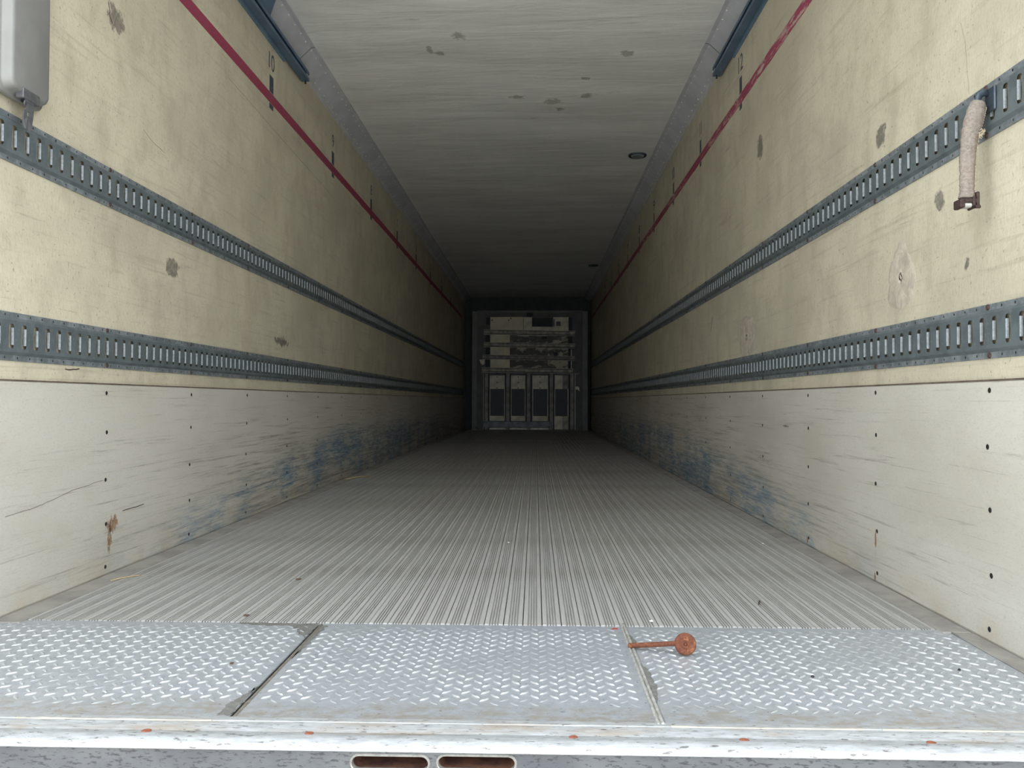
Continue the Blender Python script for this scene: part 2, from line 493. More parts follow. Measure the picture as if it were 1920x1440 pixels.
class MB:
    """collects geometry for ONE mesh object"""
    def __init__(s):
        s.v, s.f = [], []

    def add(s, vs, fs):
        o = len(s.v)
        s.v += [tuple(v) for v in vs]
        s.f += [tuple(i + o for i in f) for f in fs]
        return s

    def box(s, x0, x1, y0, y1, z0, z1):
        return s.add([(x0, y0, z0), (x1, y0, z0), (x1, y1, z0), (x0, y1, z0), (x0, y0, z1), (x1, y0, z1), (x1, y1, z1), (x0, y1, z1)],
                     [(0, 3, 2, 1), (4, 5, 6, 7), (0, 1, 5, 4), (1, 2, 6, 5), (2, 3, 7, 6), (3, 0, 4, 7)])

    def bbox(s, x0, x1, y0, y1, z0, z1, b=0.004):
        """box with chamfered edges"""
        bm = bmesh.new()
        bmesh.ops.create_cube(bm, size=1.0)
        for v in bm.verts:
            v.co = Vector(((x0 + x1) / 2 + v.co.x * (x1 - x0), (y0 + y1) / 2 + v.co.y * (y1 - y0), (z0 + z1) / 2 + v.co.z * (z1 - z0)))
        bb = min(b, 0.45 * min(x1 - x0, y1 - y0, z1 - z0))
        bmesh.ops.bevel(bm, geom=list(bm.edges), offset=bb, segments=1, affect='EDGES')
        bm.verts.index_update()
        s.add([v.co for v in bm.verts], [[v.index for v in f.verts] for f in bm.faces])
        bm.free()
        return s

    def prof(s, pts, axis, a, b, closed=True):
        """extrude a closed profile; axis 'y': pts are (x,z); axis 'x': pts are (y,z); axis 'z': (x,y)"""
        def P(p, t):
            return {'y': (p[0], t, p[1]), 'x': (t, p[0], p[1]), 'z': (p[0], p[1], t)}[axis]
        k = len(pts)
        vs = [P(p, a) for p in pts] + [P(p, b) for p in pts]
        fs = [(i, (i + 1) % k, k + (i + 1) % k, k + i) for i in range(k if closed else k - 1)]
        if closed:
            fs += [tuple(range(k))[::-1], tuple(range(k, 2 * k))]
        return s.add(vs, fs)

    def tube(s, path, radii, seg=10, flat=(1, 1), caps=True, wob=0.0):
        n0 = len(path)
        vs, fs = [], []
        prev = None
        for i, p in enumerate(path):
            p = Vector(p)
            t = (Vector(path[min(i + 1, n0 - 1)]) - Vector(path[max(i - 1, 0)])).normalized()
            ref = Vector((1, 0, 0)) if abs(t.x) < 0.9 else Vector((0, 1, 0))
            if prev is not None:
                ref = prev
            a = (ref - t * ref.dot(t)).normalized()
            b = t.cross(a)
            prev = a
            r = radii[i] if isinstance(radii, (list, tuple)) else radii
            for k in range(seg):
                th = 2 * math.pi * k / seg
                w = 1 + wob * noise.noise(Vector((math.cos(th) * 2, math.sin(th) * 2, i * 0.9)))
                vs.append(p + (a * math.cos(th) * flat[0] + b * math.sin(th) * flat[1]) * r * w)
        for i in range(n0 - 1):
            for k in range(seg):
                fs.append((i * seg + k, i * seg + (k + 1) % seg, (i + 1) * seg + (k + 1) % seg, (i + 1) * seg + k))
        if caps:
            fs.append(tuple(range(seg))[::-1])
            fs.append(tuple(range((n0 - 1) * seg, n0 * seg)))
        return s.add(vs, fs)

    def lathe(s, prof, axis='z', seg=20, c=(0, 0, 0)):
        """prof list of (r,h) from first to last; r=0 points close the ends"""
        vs, fs = [], []
        rows = []
        for r, h in prof:
            if r < 1e-7:
                rows.append([len(vs)])
                vs.append((0, 0, h))
            else:
                rows.append(list(range(len(vs), len(vs) + seg)))
                vs += [(r * math.cos(2 * math.pi * k / seg), r * math.sin(2 * math.pi * k / seg), h) for k in range(seg)]
        for a, b in zip(rows[:-1], rows[1:]):
            for k in range(seg):
                k2 = (k + 1) % seg
                if len(a) == 1:
                    fs.append((a[0], b[k], b[k2]))
                elif len(b) == 1:
                    fs.append((a[k], a[k2], b[0]))
                else:
                    fs.append((a[k], a[k2], b[k2], b[k]))
        out = []
        for x, y, z in vs:
            if axis == 'x':
                x, y, z = z, x, y
            elif axis == 'y':
                x, y, z = y, z, x
            out.append((x + c[0], y + c[1], z + c[2]))
        return s.add(out, fs)

    def build(s, name, mat, parent=None, smooth=False):
        return mesh_obj(name, s.v, s.f, mat, parent, smooth)


def auto_smooth(o, ang=0.6):
    me = o.data
    for p in me.polygons:
        p.use_smooth = True
    try:
        me.set_sharp_from_angle(angle=ang)
    except Exception:
        pass


# ================================================================== THE SHELL
ground = MB().box(-30, 30, -30, 40, -1.45, -1.25).build('ground', 'ground')
tag(ground, 'grey concrete yard under the trailer', 'ground', kind='structure')

# ---- floor: pan plus ribbed planks
floor = MB().box(-1.26, 1.26, Y0 + 0.11, Y1, -0.09, -0.022).build('floor', 'floor_gap')
tag(floor, 'ribbed aluminium trailer floor running to the bulkhead', 'floor', kind='structure')
NP, XS0, XS1 = 47, -1.112, 1.118
PW = (XS1 - XS0) / NP
h = PW / 2 - 0.0011
pts = [(-h, -0.021), (-h, -0.0012), (-h + 0.0012, 0.0)]
for gx in (-0.0100, -0.0034, 0.0034, 0.0100):
    pts += [(gx - 0.0019, 0.0), (gx - 0.0016, -0.0048), (gx + 0.0016, -0.0048), (gx + 0.0019, 0.0)]
pts += [(h - 0.0012, 0.0), (h, -0.0012), (h, -0.021)]
plank0 = MB().prof(pts, 'y', YT, Y1 - 0.01).build('floor_plank', 'floor', floor)
for i in range(NP):
    o = plank0 if i == 0 else inst(plank0, floor)
    o.location = (XS0 + PW * (i + 0.5), 0, -0.0006 * (i % 3))
MB().bbox(-A + 0.001, XS0 - 0.002, YT - 0.03, Y1 - 0.01, -0.021, 0.0005, 0.003).build('side_strip', 'floor_side', floor)
MB().bbox(XS1 + 0.002, A - 0.001, YT - 0.03, Y1 - 0.01, -0.021, 0.0005, 0.003).build('side_strip', 'floor_side', floor)

# ---- side walls
def wall(name, s, scuff, label):
    w = MB().box(min(s * WX, s * (WX + 0.06)), max(s * WX, s * (WX + 0.06)), Y0, Y1, 0.575, 2.60).build(name, 'wall')
    MB().box(min(s * (WX + 0.002), s * (WX + 0.06)), max(s * (WX + 0.002), s * (WX + 0.06)), Y0, Y1, -0.09, 0.575).build('lower_lining', 'wall', w)
    tag(w, label, 'wall', kind='structure')
    # scuff panel, flush with a bevelled top edge under a thin dark joint strip
    p = [(s * (WX + 0.002), -0.020), (s * A, -0.020) if False else (s * A, 0.004), (s * A, 0.592), (s * (A + 0.003), 0.5955), (s * (WX + 0.002), 0.5955)]
    sp = MB().prof(p, 'y', Y0 + 0.02, Y1 - 0.005).build('baseboard_' + name.split('_')[1], scuff)
    tag(sp, ('left' if s < 0 else 'right') + ' pale scuff panel with screw columns, black and blue scrapes', 'scuff panel', kind='structure')
    MB().box(min(s * A - s * 0.0004, s * (WX + 0.001)), max(s * A - s * 0.0004, s * (WX + 0.001)), Y0 + 0.02, Y1 - 0.01, 0.5952, 0.5985).build('joint_strip', 'joint', sp)
    return w, sp


wall_l, scuff_l = wall('wall_left', -1, 'scuff_l', 'left cream trailer wall with red load line and stencilled numbers')
wall_r, scuff_r = wall('wall_right', 1, 'scuff_r', 'right cream trailer wall with worn red load line and stencilled numbers')

# screws in the scuff panels
scr = MB().lathe([(0.0066, 0.0), (0.0064, 0.0004), (0.0045, 0.0009), (0.0030, 0.0009), (0.0022, 0.0004), (0, 0.0004)], 'x', 10)
screw_r = None
for s, par, y0 in ((-1, scuff_l, 2.478), (1, scuff_r, 1.870)):
    first = None
    k = -1
    while y0 + 0.6096 * k < Y1 - 0.2:
        y = y0 + 0.6096 * k
        k += 1
        if y < Y0 + 0.1:
            continue
        for zi, z in enumerate((0.571, 0.4425, 0.2995, 0.155, 0.026)):
            jy, jz = random.uniform(-.006, .006), random.uniform(-.004, .004)
            if first is None:
                first = scr.build('screw', 'screw_dark', par, True)
                o = first
            else:
                o = inst(first, par)
            o.location = (s * (A - 0.0002), y + jy, z + jz)
            o.rotation_euler = (0, 0, 0 if s < 0 else math.pi)

# ---- front wall and ceiling
fwall = MB().box(-1.26, 1.26, Y1, Y1 + 0.08, -0.09, 2.62).build('wall_front', 'bulk_dark')
tag(fwall, 'dark front wall of the trailer behind the bulkhead', 'wall', kind='structure')

def ceil_z(x, y):
    e = min(1.0, (1.10 - abs(x)) / 0.12)
    d = noise.noise(Vector((x * 0.9, y * 2.1, 0.3))) * 0.0065 + noise.noise(Vector((x * 0.9 + 7, y * 6.5, 2.3))) * 0.0034
    d += noise.noise(Vector((x * 2.5, y * 3.0, 9.3))) * 0.0018
    return ZC + d * e


NX, NY = 40, 330
vs, fs = [], []
for j in range(NY + 1):
    y = Y0 + (Y1 - Y0) * j / NY
    for i in range(NX + 1):
        x = -1.10 + 2.20 * i / NX
        vs.append((x, y, ceil_z(x, y)))
for j in range(NY):
    for i in range(NX):
        a = j * (NX + 1) + i
        fs.append((a, a + NX + 1, a + NX + 2, a + 1))
o0 = len(vs)
vs += [(-1.28, Y0, 2.60), (1.28, Y0, 2.60), (1.28, Y1 + 0.08, 2.60), (-1.28, Y1 + 0.08, 2.60), (-1.28, Y0, 2.66), (1.28, Y0, 2.66), (1.28, Y1 + 0.08, 2.66), (-1.28, Y1 + 0.08, 2.66)]
fs += [tuple(o0 + k for k in f) for f in [(0, 3, 2, 1), (4, 5, 6, 7), (0, 1, 5, 4), (1, 2, 6, 5), (2, 3, 7, 6), (3, 0, 4, 7)]]
ceil = mesh_obj('ceiling', vs, fs, 'ceiling', None, True)
auto_smooth(ceil, 0.8)
tag(ceil, 'rippled off-white ceiling lining with faint smudges', 'ceiling', kind='structure')

# ---- cove strips along the ceiling corners, riveted
for s, nm, lab in ((-1, 'trim_1', 'left grey cove strip with two rows of rivets'), (1, 'trim_2', 'right grey cove strip with two rows of rivets')):
    p = [(s * 1.1965, 2.425), (s * 1.1915, 2.430), (s * 1.188, 2.447), (s * 1.108, 2.522), (s * 1.088, 2.5255), (s * 1.086, 2.529), (s * 1.10, 2.535), (s * 1.1965, 2.535)]
    c = MB()
    c.prof(p, 'y', Y0, Y1)
    cv = c.build(nm, 'cove')
    tag(cv, lab, 'trim', kind='structure')
    MB().prof([(s * 1.1885, 2.4435), (s * 1.1840, 2.4475), (s * 1.1865, 2.4500), (s * 1.1910, 2.4465)], 'y', Y0, Y1).build('bottom_bead', 'bulk_edge', cv)
    rv = MB()
    nrm = Vector((-s * 0.075, 0, -0.080)).normalized()
    t1 = Vector((0, 1, 0))
    t2 = nrm.cross(t1)
    y = Y0 + 0.05
    while y < Y1 - 0.1:
        for (cx, cz) in ((s * 1.1135, 2.5170), (s * 1.1770, 2.4572)):
            yy = y + random.uniform(-.008, .008)
            c0 = Vector((cx, yy, cz))
            ring = [c0 + (t1 * math.cos(a) + t2 * math.sin(a)) * 0.0062 for a in [k * math.pi / 3 for k in range(6)]]
            top = [c0 + nrm * 0.0040 + (t1 * math.cos(a) + t2 * math.sin(a)) * 0.0026 for a in [k * math.pi / 3 for k in range(6)]]
            rv.add(ring + top, [(k, (k + 1) % 6, 6 + (k + 1) % 6, 6 + k) for k in range(6)] + [(6, 7, 8, 9, 10, 11)])
        y += 0.1035
    tag(rv.build('rivets', 'rivet', cv), kind='stuff')
    # lap joints between cove sections
    for yj in (4.42, 9.0):
        MB().prof([(s * 1.1895, 2.4470), (s * 1.1870, 2.4462), (s * 1.1070, 2.5212), (s * 1.0870, 2.5245), (s * 1.0880, 2.5275), (s * 1.1090, 2.5240)], 'y', yj, yj + 0.004).build('lap_joint', 'bulk_back', cv)

# ---- rear frame posts and header at the opening
for s, nm in ((-1, 'trim_3'), (1, 'trim_4')):
    p = MB().bbox(min(s * 1.20, s * 1.33), max(s * 1.20, s * 1.33), 1.19, 1.284, -0.25, 2.75, 0.01).build(nm, 'sill_face')
    tag(p, ('left' if s < 0 else 'right') + ' galvanised rear door post of the opening', 'post', kind='structure')

# ================================================================== REAR SILL
sill = empty('trim_5', (0, 1.284, -0.30))
tag(sill, 'worn aluminium rear sill with galvanised face and two oval slots', 'sill', kind='structure')


def at_sill(o):
    o.parent = sill
    o.matrix_parent_inverse = Matrix.Translation((0, -1.284, 0.30))
    return o


lip = [(1.386, -0.0075), (1.386, -0.0008), (1.380, 0.0004), (1.367, 0.0006), (1.3655, -0.0006), (1.3635, -0.0006), (1.362, 0.0006), (1.326, 0.0008), (1.3245, 0.0000), (1.3225, 0.0000), (1.321, 0.0008), (1.312, 0.0012),
       (1.306, 0.0030), (1.296, 0.0032), (1.288, 0.0020), (1.2815, -0.0012), (1.2785, -0.0055), (1.2780, -0.0100), (1.2800, -0.0118), (1.2860, -0.0118), (1.2860, -0.0075)]
o = MB().prof(lip, 'x', -1.20, 1.20).build('sill_lip', 'sill')
auto_smooth(o, 0.5)
at_sill(o)
# cream caulk in the joint behind the lip, laid in runs
for (xa, xb) in ((-1.16, -0.78), (-0.74, -0.40), (0.38, 0.70), (0.73, 1.13)):
    pth = []
    k = 14
    for i in range(k + 1):
        x = xa + (xb - xa) * i / k
        pth.append((x, 1.3645 + 0.0010 * noise.noise(Vector((x * 9, 0, 0))), 0.0000))
    rad = [0.0009 + 0.0022 * abs(noise.noise(Vector((x[0] * 14, 3, 0)))) + 0.0006 for x in pth]
    o = MB().tube(pth, rad, 6, (1, 1)).build('caulk_bead', 'caulk', None, True)
    at_sill(o)


def stadium(cx, cz, hw, hh, seg=8):
    pts = []
    for k in range(seg + 1):
        a = -math.pi / 2 + math.pi * k / seg
        pts.append((cx + hw - hh + hh * math.cos(a), cz + hh * math.sin(a)))
    for k in range(seg + 1):
        a = math.pi / 2 + math.pi * k / seg
        pts.append((cx - hw + hh + hh * math.cos(a), cz + hh * math.sin(a)))
    return pts


FY = 1.2835
face = MB()
slots = [(-0.079, -0.0305, 0.0625, 0.0125), (0.0590, -0.0288, 0.0625, 0.0125)]
edges_x = [-1.26, -0.15, -0.010, 0.13, 1.26]
ZT, ZB = -0.0115, -0.26


def cell(mb, x0, x1, z0, z1, hole, y):
    """plate cell x0..x1,z0..z1 with a polygonal hole"""
    k = len(hole)
    cx = sum(p[0] for p in hole) / k
    cz = sum(p[1] for p in hole) / k
    outer = []
    for (px, pz) in hole:
        dx, dz = px - cx, pz - cz
        t = min(((x1 if dx > 0 else x0) - cx) / dx if abs(dx) > 1e-9 else 1e9, ((z1 if dz > 0 else z0) - cz) / dz if abs(dz) > 1e-9 else 1e9)
        outer.append((cx + dx * t, cz + dz * t))
    vs = [(p[0], y, p[1]) for p in hole] + [(p[0], y, p[1]) for p in outer]
    fs = [(i, (i + 1) % k, k + (i + 1) % k, k + i) for i in range(k)]
    # corner triangles
    for (qx, qz) in ((x0, z0), (x1, z0), (x1, z1), (x0, z1)):
        for i in range(k):
            a, b = outer[i], outer[(i + 1) % k]
            on_x = lambda p: abs(p[0] - qx) < 1e-7
            on_z = lambda p: abs(p[1] - qz) < 1e-7
            if (on_x(a) and on_z(b) and not on_z(a)) or (on_z(a) and on_x(b) and not on_x(a)):
                vs.append((qx, y, qz))
                fs.append((k + i, k + (i + 1) % k, len(vs) - 1))
    mb.add(vs, fs)


cell(face, edges_x[1], edges_x[2], ZT - 0.045, ZT, stadium(*slots[0]), FY)
cell(face, edges_x[2], edges_x[3], ZT - 0.045, ZT, stadium(*slots[1]), FY)
for xa, xb in ((edges_x[0], edges_x[1]), (edges_x[3], edges_x[4])):
    face.add([(xa, FY, ZT - 0.045), (xb, FY, ZT - 0.045), (xb, FY, ZT), (xa, FY, ZT)], [(0, 1, 2, 3)])
face.add([(-1.26, FY, ZB), (1.26, FY, ZB), (1.26, FY, ZT - 0.045), (-1.26, FY, ZT - 0.045)], [(0, 1, 2, 3)])
face.add([(-1.26, FY, ZB), (1.26, FY, ZB), (1.26, 1.42, ZB), (-1.26, 1.42, ZB)], [(0, 1, 2, 3)])
face.add([(-1.26, 1.42, ZB), (1.26, 1.42, ZB), (1.26, 1.42, -0.09), (-1.26, 1.42, -0.09)], [(0, 1, 2, 3)])
at_sill(face.build('sill_face', 'sill_face'))
for sl in slots:
    rim = MB()
    a = stadium(*sl)
    bq = stadium(sl[0], sl[1], sl[2] - 0.0014, sl[3] - 0.0014)
    cq = stadium(sl[0], sl[1], sl[2] + 0.0022, sl[3] + 0.0022)
    k = len(a)
    vs = [(p[0], FY - 0.0002, p[1]) for p in cq] + [(p[0], FY - 0.0035, p[1]) for p in a] + [(p[0], FY - 0.0020, p[1]) for p in bq] + [(p[0], FY + 0.010, p[1]) for p in bq]
    fs = []
    for r in range(3):
        fs += [(r * k + i, r * k + (i + 1) % k, (r + 1) * k + (i + 1) % k, (r + 1) * k + i) for i in range(k)]
    ro = rim.add(vs, fs).build('slot_rim', 'slot_rim')
    at_sill(ro)
    pk = MB()
    vs = [(p[0], FY + 0.009, p[1]) for p in bq] + [(p[0], FY + 0.055, p[1]) for p in bq]
    at_sill(pk.add(vs, [(i, (i + 1) % k, k + (i + 1) % k, k + i) for i in range(k)] + [tuple(range(k, 2 * k))]).build('slot_pocket', 'slot_rust'))
sc0 = None
for x in (-0.489, -0.218, 0.214, 0.489, 0.786, -0.770, -1.04, 1.06):
    if sc0 is None:
        sc0 = MB().lathe([(0.0075, -0.001), (0.0073, 0.0016), (0.0050, 0.0026), (0.0022, 0.0026), (0.0016, 0.0014), (0, 0.0014)], 'z', 12).build('sill_screw', 'rust_screw', None, True)
        o = sc0
    else:
        o = inst(sc0)
    o.location = (x, 1.316 + random.uniform(-.002, .002), 0.0003)
    o.scale = (random.uniform(0.95, 1.2), 0.9, 1)
    at_sill(o)

# ================================================================== TREAD PLATES
PZ = -0.0022
LP = 0.0366


def lug(mb, x, y, ang, L=0.0125, W=0.0034, H=0.0021):
    c, s_ = math.cos(ang), math.sin(ang)
    base = [(-L, 0), (-L * 0.55, -W * 0.85), (L * 0.0, -W), (L * 0.55, -W * 0.85), (L, 0), (L * 0.55, W * 0.85), (0, W), (-L * 0.55, W * 0.85)]
    top = [(-L * 0.62, 0), (-L * 0.25, -W * 0.38), (L * 0.25, -W * 0.38), (L * 0.62, 0), (L * 0.25, W * 0.38), (-L * 0.25, W * 0.38)]
    vs = [(x + c * a - s_ * b, y + s_ * a + c * b, PZ) for a, b in base] + [(x + c * a - s_ * b, y + s_ * a + c * b, PZ + H) for a, b in top]
    fs = [(0, 1, 9, 8), (1, 2, 9), (2, 10, 9), (2, 3, 10), (3, 4, 11, 10), (4, 5, 12, 11), (5, 6, 12), (6, 13, 12), (6, 7, 13), (7, 0, 8, 13), (8, 9, 10, 11, 12, 13)]
    mb.add(vs, fs)


plates = [(-1.165, -0.3800, 'left chequered aluminium plate on the threshold beside the open dark seam'),
          (-0.3680, 0.3600, 'middle chequered aluminium plate on the threshold between the two seams'),
          (0.3740, 1.140, 'right chequered aluminium plate on the threshold under the rusty pin')]
for pi, (xa, xb, lab) in enumerate(plates):
    t = empty('tread_plate', ((xa + xb) / 2, 1.68, -0.0080))
    tag(t, lab, 'floor plate', 'chequered threshold plates')
    inv = Matrix.Translation((-(xa + xb) / 2, -1.68, 0.0080))
    pl = MB().bbox(xa, xb, 1.3865, YT - 0.0015, -0.0080, PZ, 0.0015).build('plate', 'tread')
    lg = MB()
    j0, j1 = int(1.40 / LP), int(1.99 / LP) + 1
    for j in range(j0, j1):
        for i in range(int(xa / LP) - 2, int(xb / LP) + 3):
            for q in (0, 1):
                x = (i + 0.5 * q) * LP + 0.004 * pi
                y = (j + 0.5 * q) * LP
                wob = noise.noise(Vector((x * 2.3, 1.0, 0))) * 0.03
                if x < xa + 0.011 or x > xb - 0.011 or y < 1.450 + wob or y > YT - 0.020:
                    continue
                # worn patches: flattened by traffic
                wr = noise.noise(Vector((x * 4.0, y * 6.0, 3.7)))
                H = 0.0021 * (1.0 if wr < 0.35 else 0.55)
                if y < 1.475 + wob:
                    H *= 0.5
                if y > YT - 0.06:
                    H *= 0.6
                lug(lg, x, y, math.radians(45 if q else -45), H=H)
    lo = lg.build('lugs', 'lug')
    tag(lo, kind='stuff')
    for o in (pl, lo):
        o.parent = t
        o.matrix_parent_inverse = inv
# side angles beside the plates
for s, xa, xb, nm, lab in ((-1, -1.1895, -1.1665, 'trim_6', 'left grey edge strip between threshold plate and wall'), (1, 1.1415, 1.1895, 'trim_7', 'right grey edge strip between threshold plate and wall')):
    o = MB().bbox(xa, xb, 1.3865, YT - 0.031, -0.020, 0.0006, 0.002).build(nm, 'floor_side')
    tag(o, lab, 'trim', kind='structure')
    bd = MB().tube([(xb if s < 0 else xa, y, -0.0010) for y in [1.39 + 0.0555 * k for k in range(11)]], 0.0028, 6, (1, 1), True, 0.5).build('sealant_bead', 'floor_side', o, True)


def wavy_patch(name, pts, z, mat, parent, thick=0.0006, amp=0.010):
    """thin irregular smear from an outline of (x,y)"""
    res = []
    m = len(pts)
    for i in range(m):
        a, b = Vector(pts[i]), Vector(pts[(i + 1) % m])
        L = (b - a).length
        k = max(1, int(L / 0.010))
        nn = Vector((-(b - a).y, (b - a).x)).normalized()
        for q in range(k):
            p = a + (b - a) * q / k
            w = noise.noise(Vector((p.x * 70, p.y * 70, 1.7))) * amp
            res.append(p + nn * w)
    k = len(res)
    vs = [(p.x, p.y, z) for p in res] + [(p.x, p.y, z + thick) for p in res]
    fs = [(i, (i + 1) % k, k + (i + 1) % k, k + i) for i in range(k)] + [tuple(range(k, 2 * k))]
    return mesh_obj(name, vs, fs, mat, parent)


# left seam: open joint with a brown channel and grey sealant
seam_l = empty('trim_8', (-0.374, 1.68, -0.012))
tag(seam_l, 'dark open seam with grey sealant between left and middle threshold plates', 'seam', kind='structure')
iv = Matrix.Translation((0.374, -1.68, 0.012))
parts = [MB().bbox(-0.3800, -0.3680, 1.388, 1.978, -0.016, -0.0125, 0.001).build('seam_channel', 'screw_dark')]
p = []
for i in range(30):
    y = 1.37 + 0.59 * i / 29
    p.append((-0.3700 + 0.0012 * noise.noise(Vector((0, y * 18, 0))), y, -0.0042))
parts.append(MB().tube(p, [0.0042 + 0.0012 * noise.noise(Vector((5, q[1] * 30, 0))) for q in p], 8).build('sealant_bead', 'seam_channel', None, True))
parts.append(wavy_patch('sealant_smear', [(-0.370, 1.69), (-0.370, 1.955), (-0.352, 1.955), (-0.356, 1.80)], PZ, 'smear', None))
parts.append(wavy_patch('sealant_smear', [(-0.381, 1.392), (-0.381, 1.54), (-0.390, 1.50), (-0.401, 1.44), (-0.402, 1.40)], PZ, 'smear', None))
parts.append(wavy_patch('sealant_smear', [(-0.381, 1.85), (-0.381, 1.966), (-0.58, 1.970), (-0.56, 1.955), (-0.44, 1.945), (-0.41, 1.90)], PZ, 'smear', None, 0.0008))
for o in parts:
    o.parent = seam_l
    o.matrix_parent_inverse = iv
# right seam: two weld beads
seam_r = empty('trim_9', (0.367, 1.68, -0.012))
tag(seam_r, 'pale welded seam between middle and right threshold plates', 'seam', kind='structure')
iv = Matrix.Translation((-0.367, -1.68, 0.012))
parts = [MB().bbox(0.3605, 0.3735, 1.388, 1.985, -0.012, -0.0025, 0.001).build('seam_strip', 'weld')]
for xo, rr in ((0.3610, 0.0028), (0.3690, 0.0032)):
    p = [(xo + 0.0010 * noise.noise(Vector((xo * 90, i * 0.5, 0))), 1.376 + 0.615 * i / 60, -0.0015) for i in range(61)]
    parts.append(MB().tube(p, [rr + 0.0012 * noise.noise(Vector((xo * 50, i * 0.9, 4))) for i in range(61)], 7).build('weld_bead', 'weld', None, True))
parts.append(wavy_patch('sealant_smear', [(0.371, 1.475), (0.371, 1.70), (0.382, 1.66), (0.385, 1.52)], PZ, 'smear', None, 0.0012, 0.008))
parts.append(wavy_patch('sealant_smear', [(0.372, 1.81), (0.371, 1.90), (0.380, 1.89), (0.382, 1.82)], PZ, 'smear', None, 0.0012, 0.008))
for o in parts:
    o.parent = seam_r
    o.matrix_parent_inverse = iv

# ================================================================== E-TRACKS
def track(s, zc, name_lab, y0, yphase):
    """slotted logistics track on side wall s; local frame: origin at wall, rear end"""
    t = empty('logistics_track', (s * WX, y0, zc))
    tag(t, name_lab, 'track', 'slotted steel tracks on the walls')
    nx = -s
    pitch = 0.0508
    N = int((Y1 - 0.45 - y0) / pitch)
    ctr, fl, lp = MB(), MB(), MB()
    w0, w1 = 0.004, 0.012
    hw, hh = 0.0092, 0.0315
    hole = [(-hw, -hh + .004), (-hw + .004, -hh), (hw - .004, -hh), (hw, -hh + .004), (hw, hh - .004), (hw - .004, hh), (-hw + .004, hh), (-hw, hh - .004)]
    tz = 0.0405
    for i in range(N):
        yc = (i + 0.5) * pitch
        a, b = i * pitch, (i + 1) * pitch
        vs = [(nx * w1, yc + p[0], p[1]) for p in hole]
        vs += [(nx * w1, a, -tz), (nx * w1, b, -tz), (nx * w1, b, tz), (nx * w1, a, tz)]
        ctr.add(vs, [(8, 9, 2, 1), (9, 3, 2), (9, 10, 4, 3), (10, 5, 4), (10, 11, 6, 5), (11, 7, 6), (11, 8, 0, 7), (8, 1, 0)])
        # shoulders down to the flanges
        for sg in (-1, 1):
            ctr.add([(nx * w1, a, sg * tz), (nx * w1, b, sg * tz), (nx * w0, b, sg * 0.0480), (nx * w0, a, sg * 0.0480)], [(0, 1, 2, 3)])
            # flange with a punched nail hole
            hz = sg * 0.0548
            ho = [(0.0026 * math.cos(k * math.pi / 3 + .5), 0.0034 * math.sin(k * math.pi / 3 + .5)) for k in range(6)]
            z0, z1 = sg * 0.0480, sg * 0.0622
            vs = [(nx * w0, a + p[0] + 0.012, hz + p[1]) for p in ho]
            vs += [(nx * w0, a, min(z0, z1)), (nx * w0, b, min(z0, z1)), (nx * w0, b, max(z0, z1)), (nx * w0, a, max(z0, z1))]
            fl.add(vs, [(6, 7, 5, 4), (7, 8, 0, 5), (8, 1, 0), (8, 9, 2, 1), (9, 3, 2), (9, 6, 4, 3)])
            fl.add([(nx * w0, a, sg * 0.0622), (nx * w0, b, sg * 0.0622), (0, b, sg * 0.0628), (0, a, sg * 0.0628)], [(0, 1, 2, 3)])
        # bent-in lips on both long sides of the slot
        lh = hh - 0.0095
        for sg in (-1, 1):
            e = yc + sg * hw
            q = [(w1, e), (w1 - 0.0012, e - sg * 0.0012), (w1 - 0.0035, e - sg * 0.0022), (w1 - 0.0062, e - sg * 0.0024)]
            vs = []
            for (w, y) in q:
                vs += [(nx * w, y, -lh), (nx * w, y, lh)]
            lp.add(vs, [(2 * k, 2 * k + 1, 2 * k + 3, 2 * k + 2) for k in range(3)])
    ctr.build('slotted_web', 'track', t)
    fl.build('flange', 'flange', t)
    lo = lp.build('slot_lips', 'lip', t, True)
    tag(lo, kind='stuff')
    L = N * pitch
    for sg in (-1, 1):
        MB().box(min(nx * 0.0004, nx * 0.0016), max(nx * 0.0004, nx * 0.0016), 0, L, min(sg * 0.047, sg * 0.0615), max(sg * 0.047, sg * 0.0615)).build('hole_shade_strip', 'hole_shade', t)  # dark strip behind the flange paints the shade inside the nail holes
    b0 = None
    k = -2
    while True:
        y = yphase + 0.6096 * k - y0
        k += 1
        if y < 0.02:
            continue
        if y > L - 0.02:
            break
        for sg in (-1, 1):
            if b0 is None:
                b0 = MB().lathe([(0.0072, 0), (0.0070, 0.0016), (0.0045, 0.0034), (0.0, 0.0040)], 'x', 9).build('bolt', 'bolt_rust', t, True)
                o = b0
            else:
                o = inst(b0, t)
            o.location = (nx * w0, y + random.uniform(-.004, .004), sg * (0.0550 + random.uniform(-.001, .001)))
            o.rotation_euler = (0, 0, 0 if nx > 0 else math.pi)
    return t


track(-1, 1.217, 'upper slotted steel track on left wall below the grey cover', 1.42, 2.478)
track(-1, 0.709, 'lower slotted steel track on left wall just above the scuff panel', 1.42, 2.478)
track(1, 1.217, 'upper slotted steel track on right wall holding the canvas sleeve', 1.40, 1.870)
track(1, 0.709, 'lower slotted steel track on right wall just above the scuff panel', 1.40, 1.870)

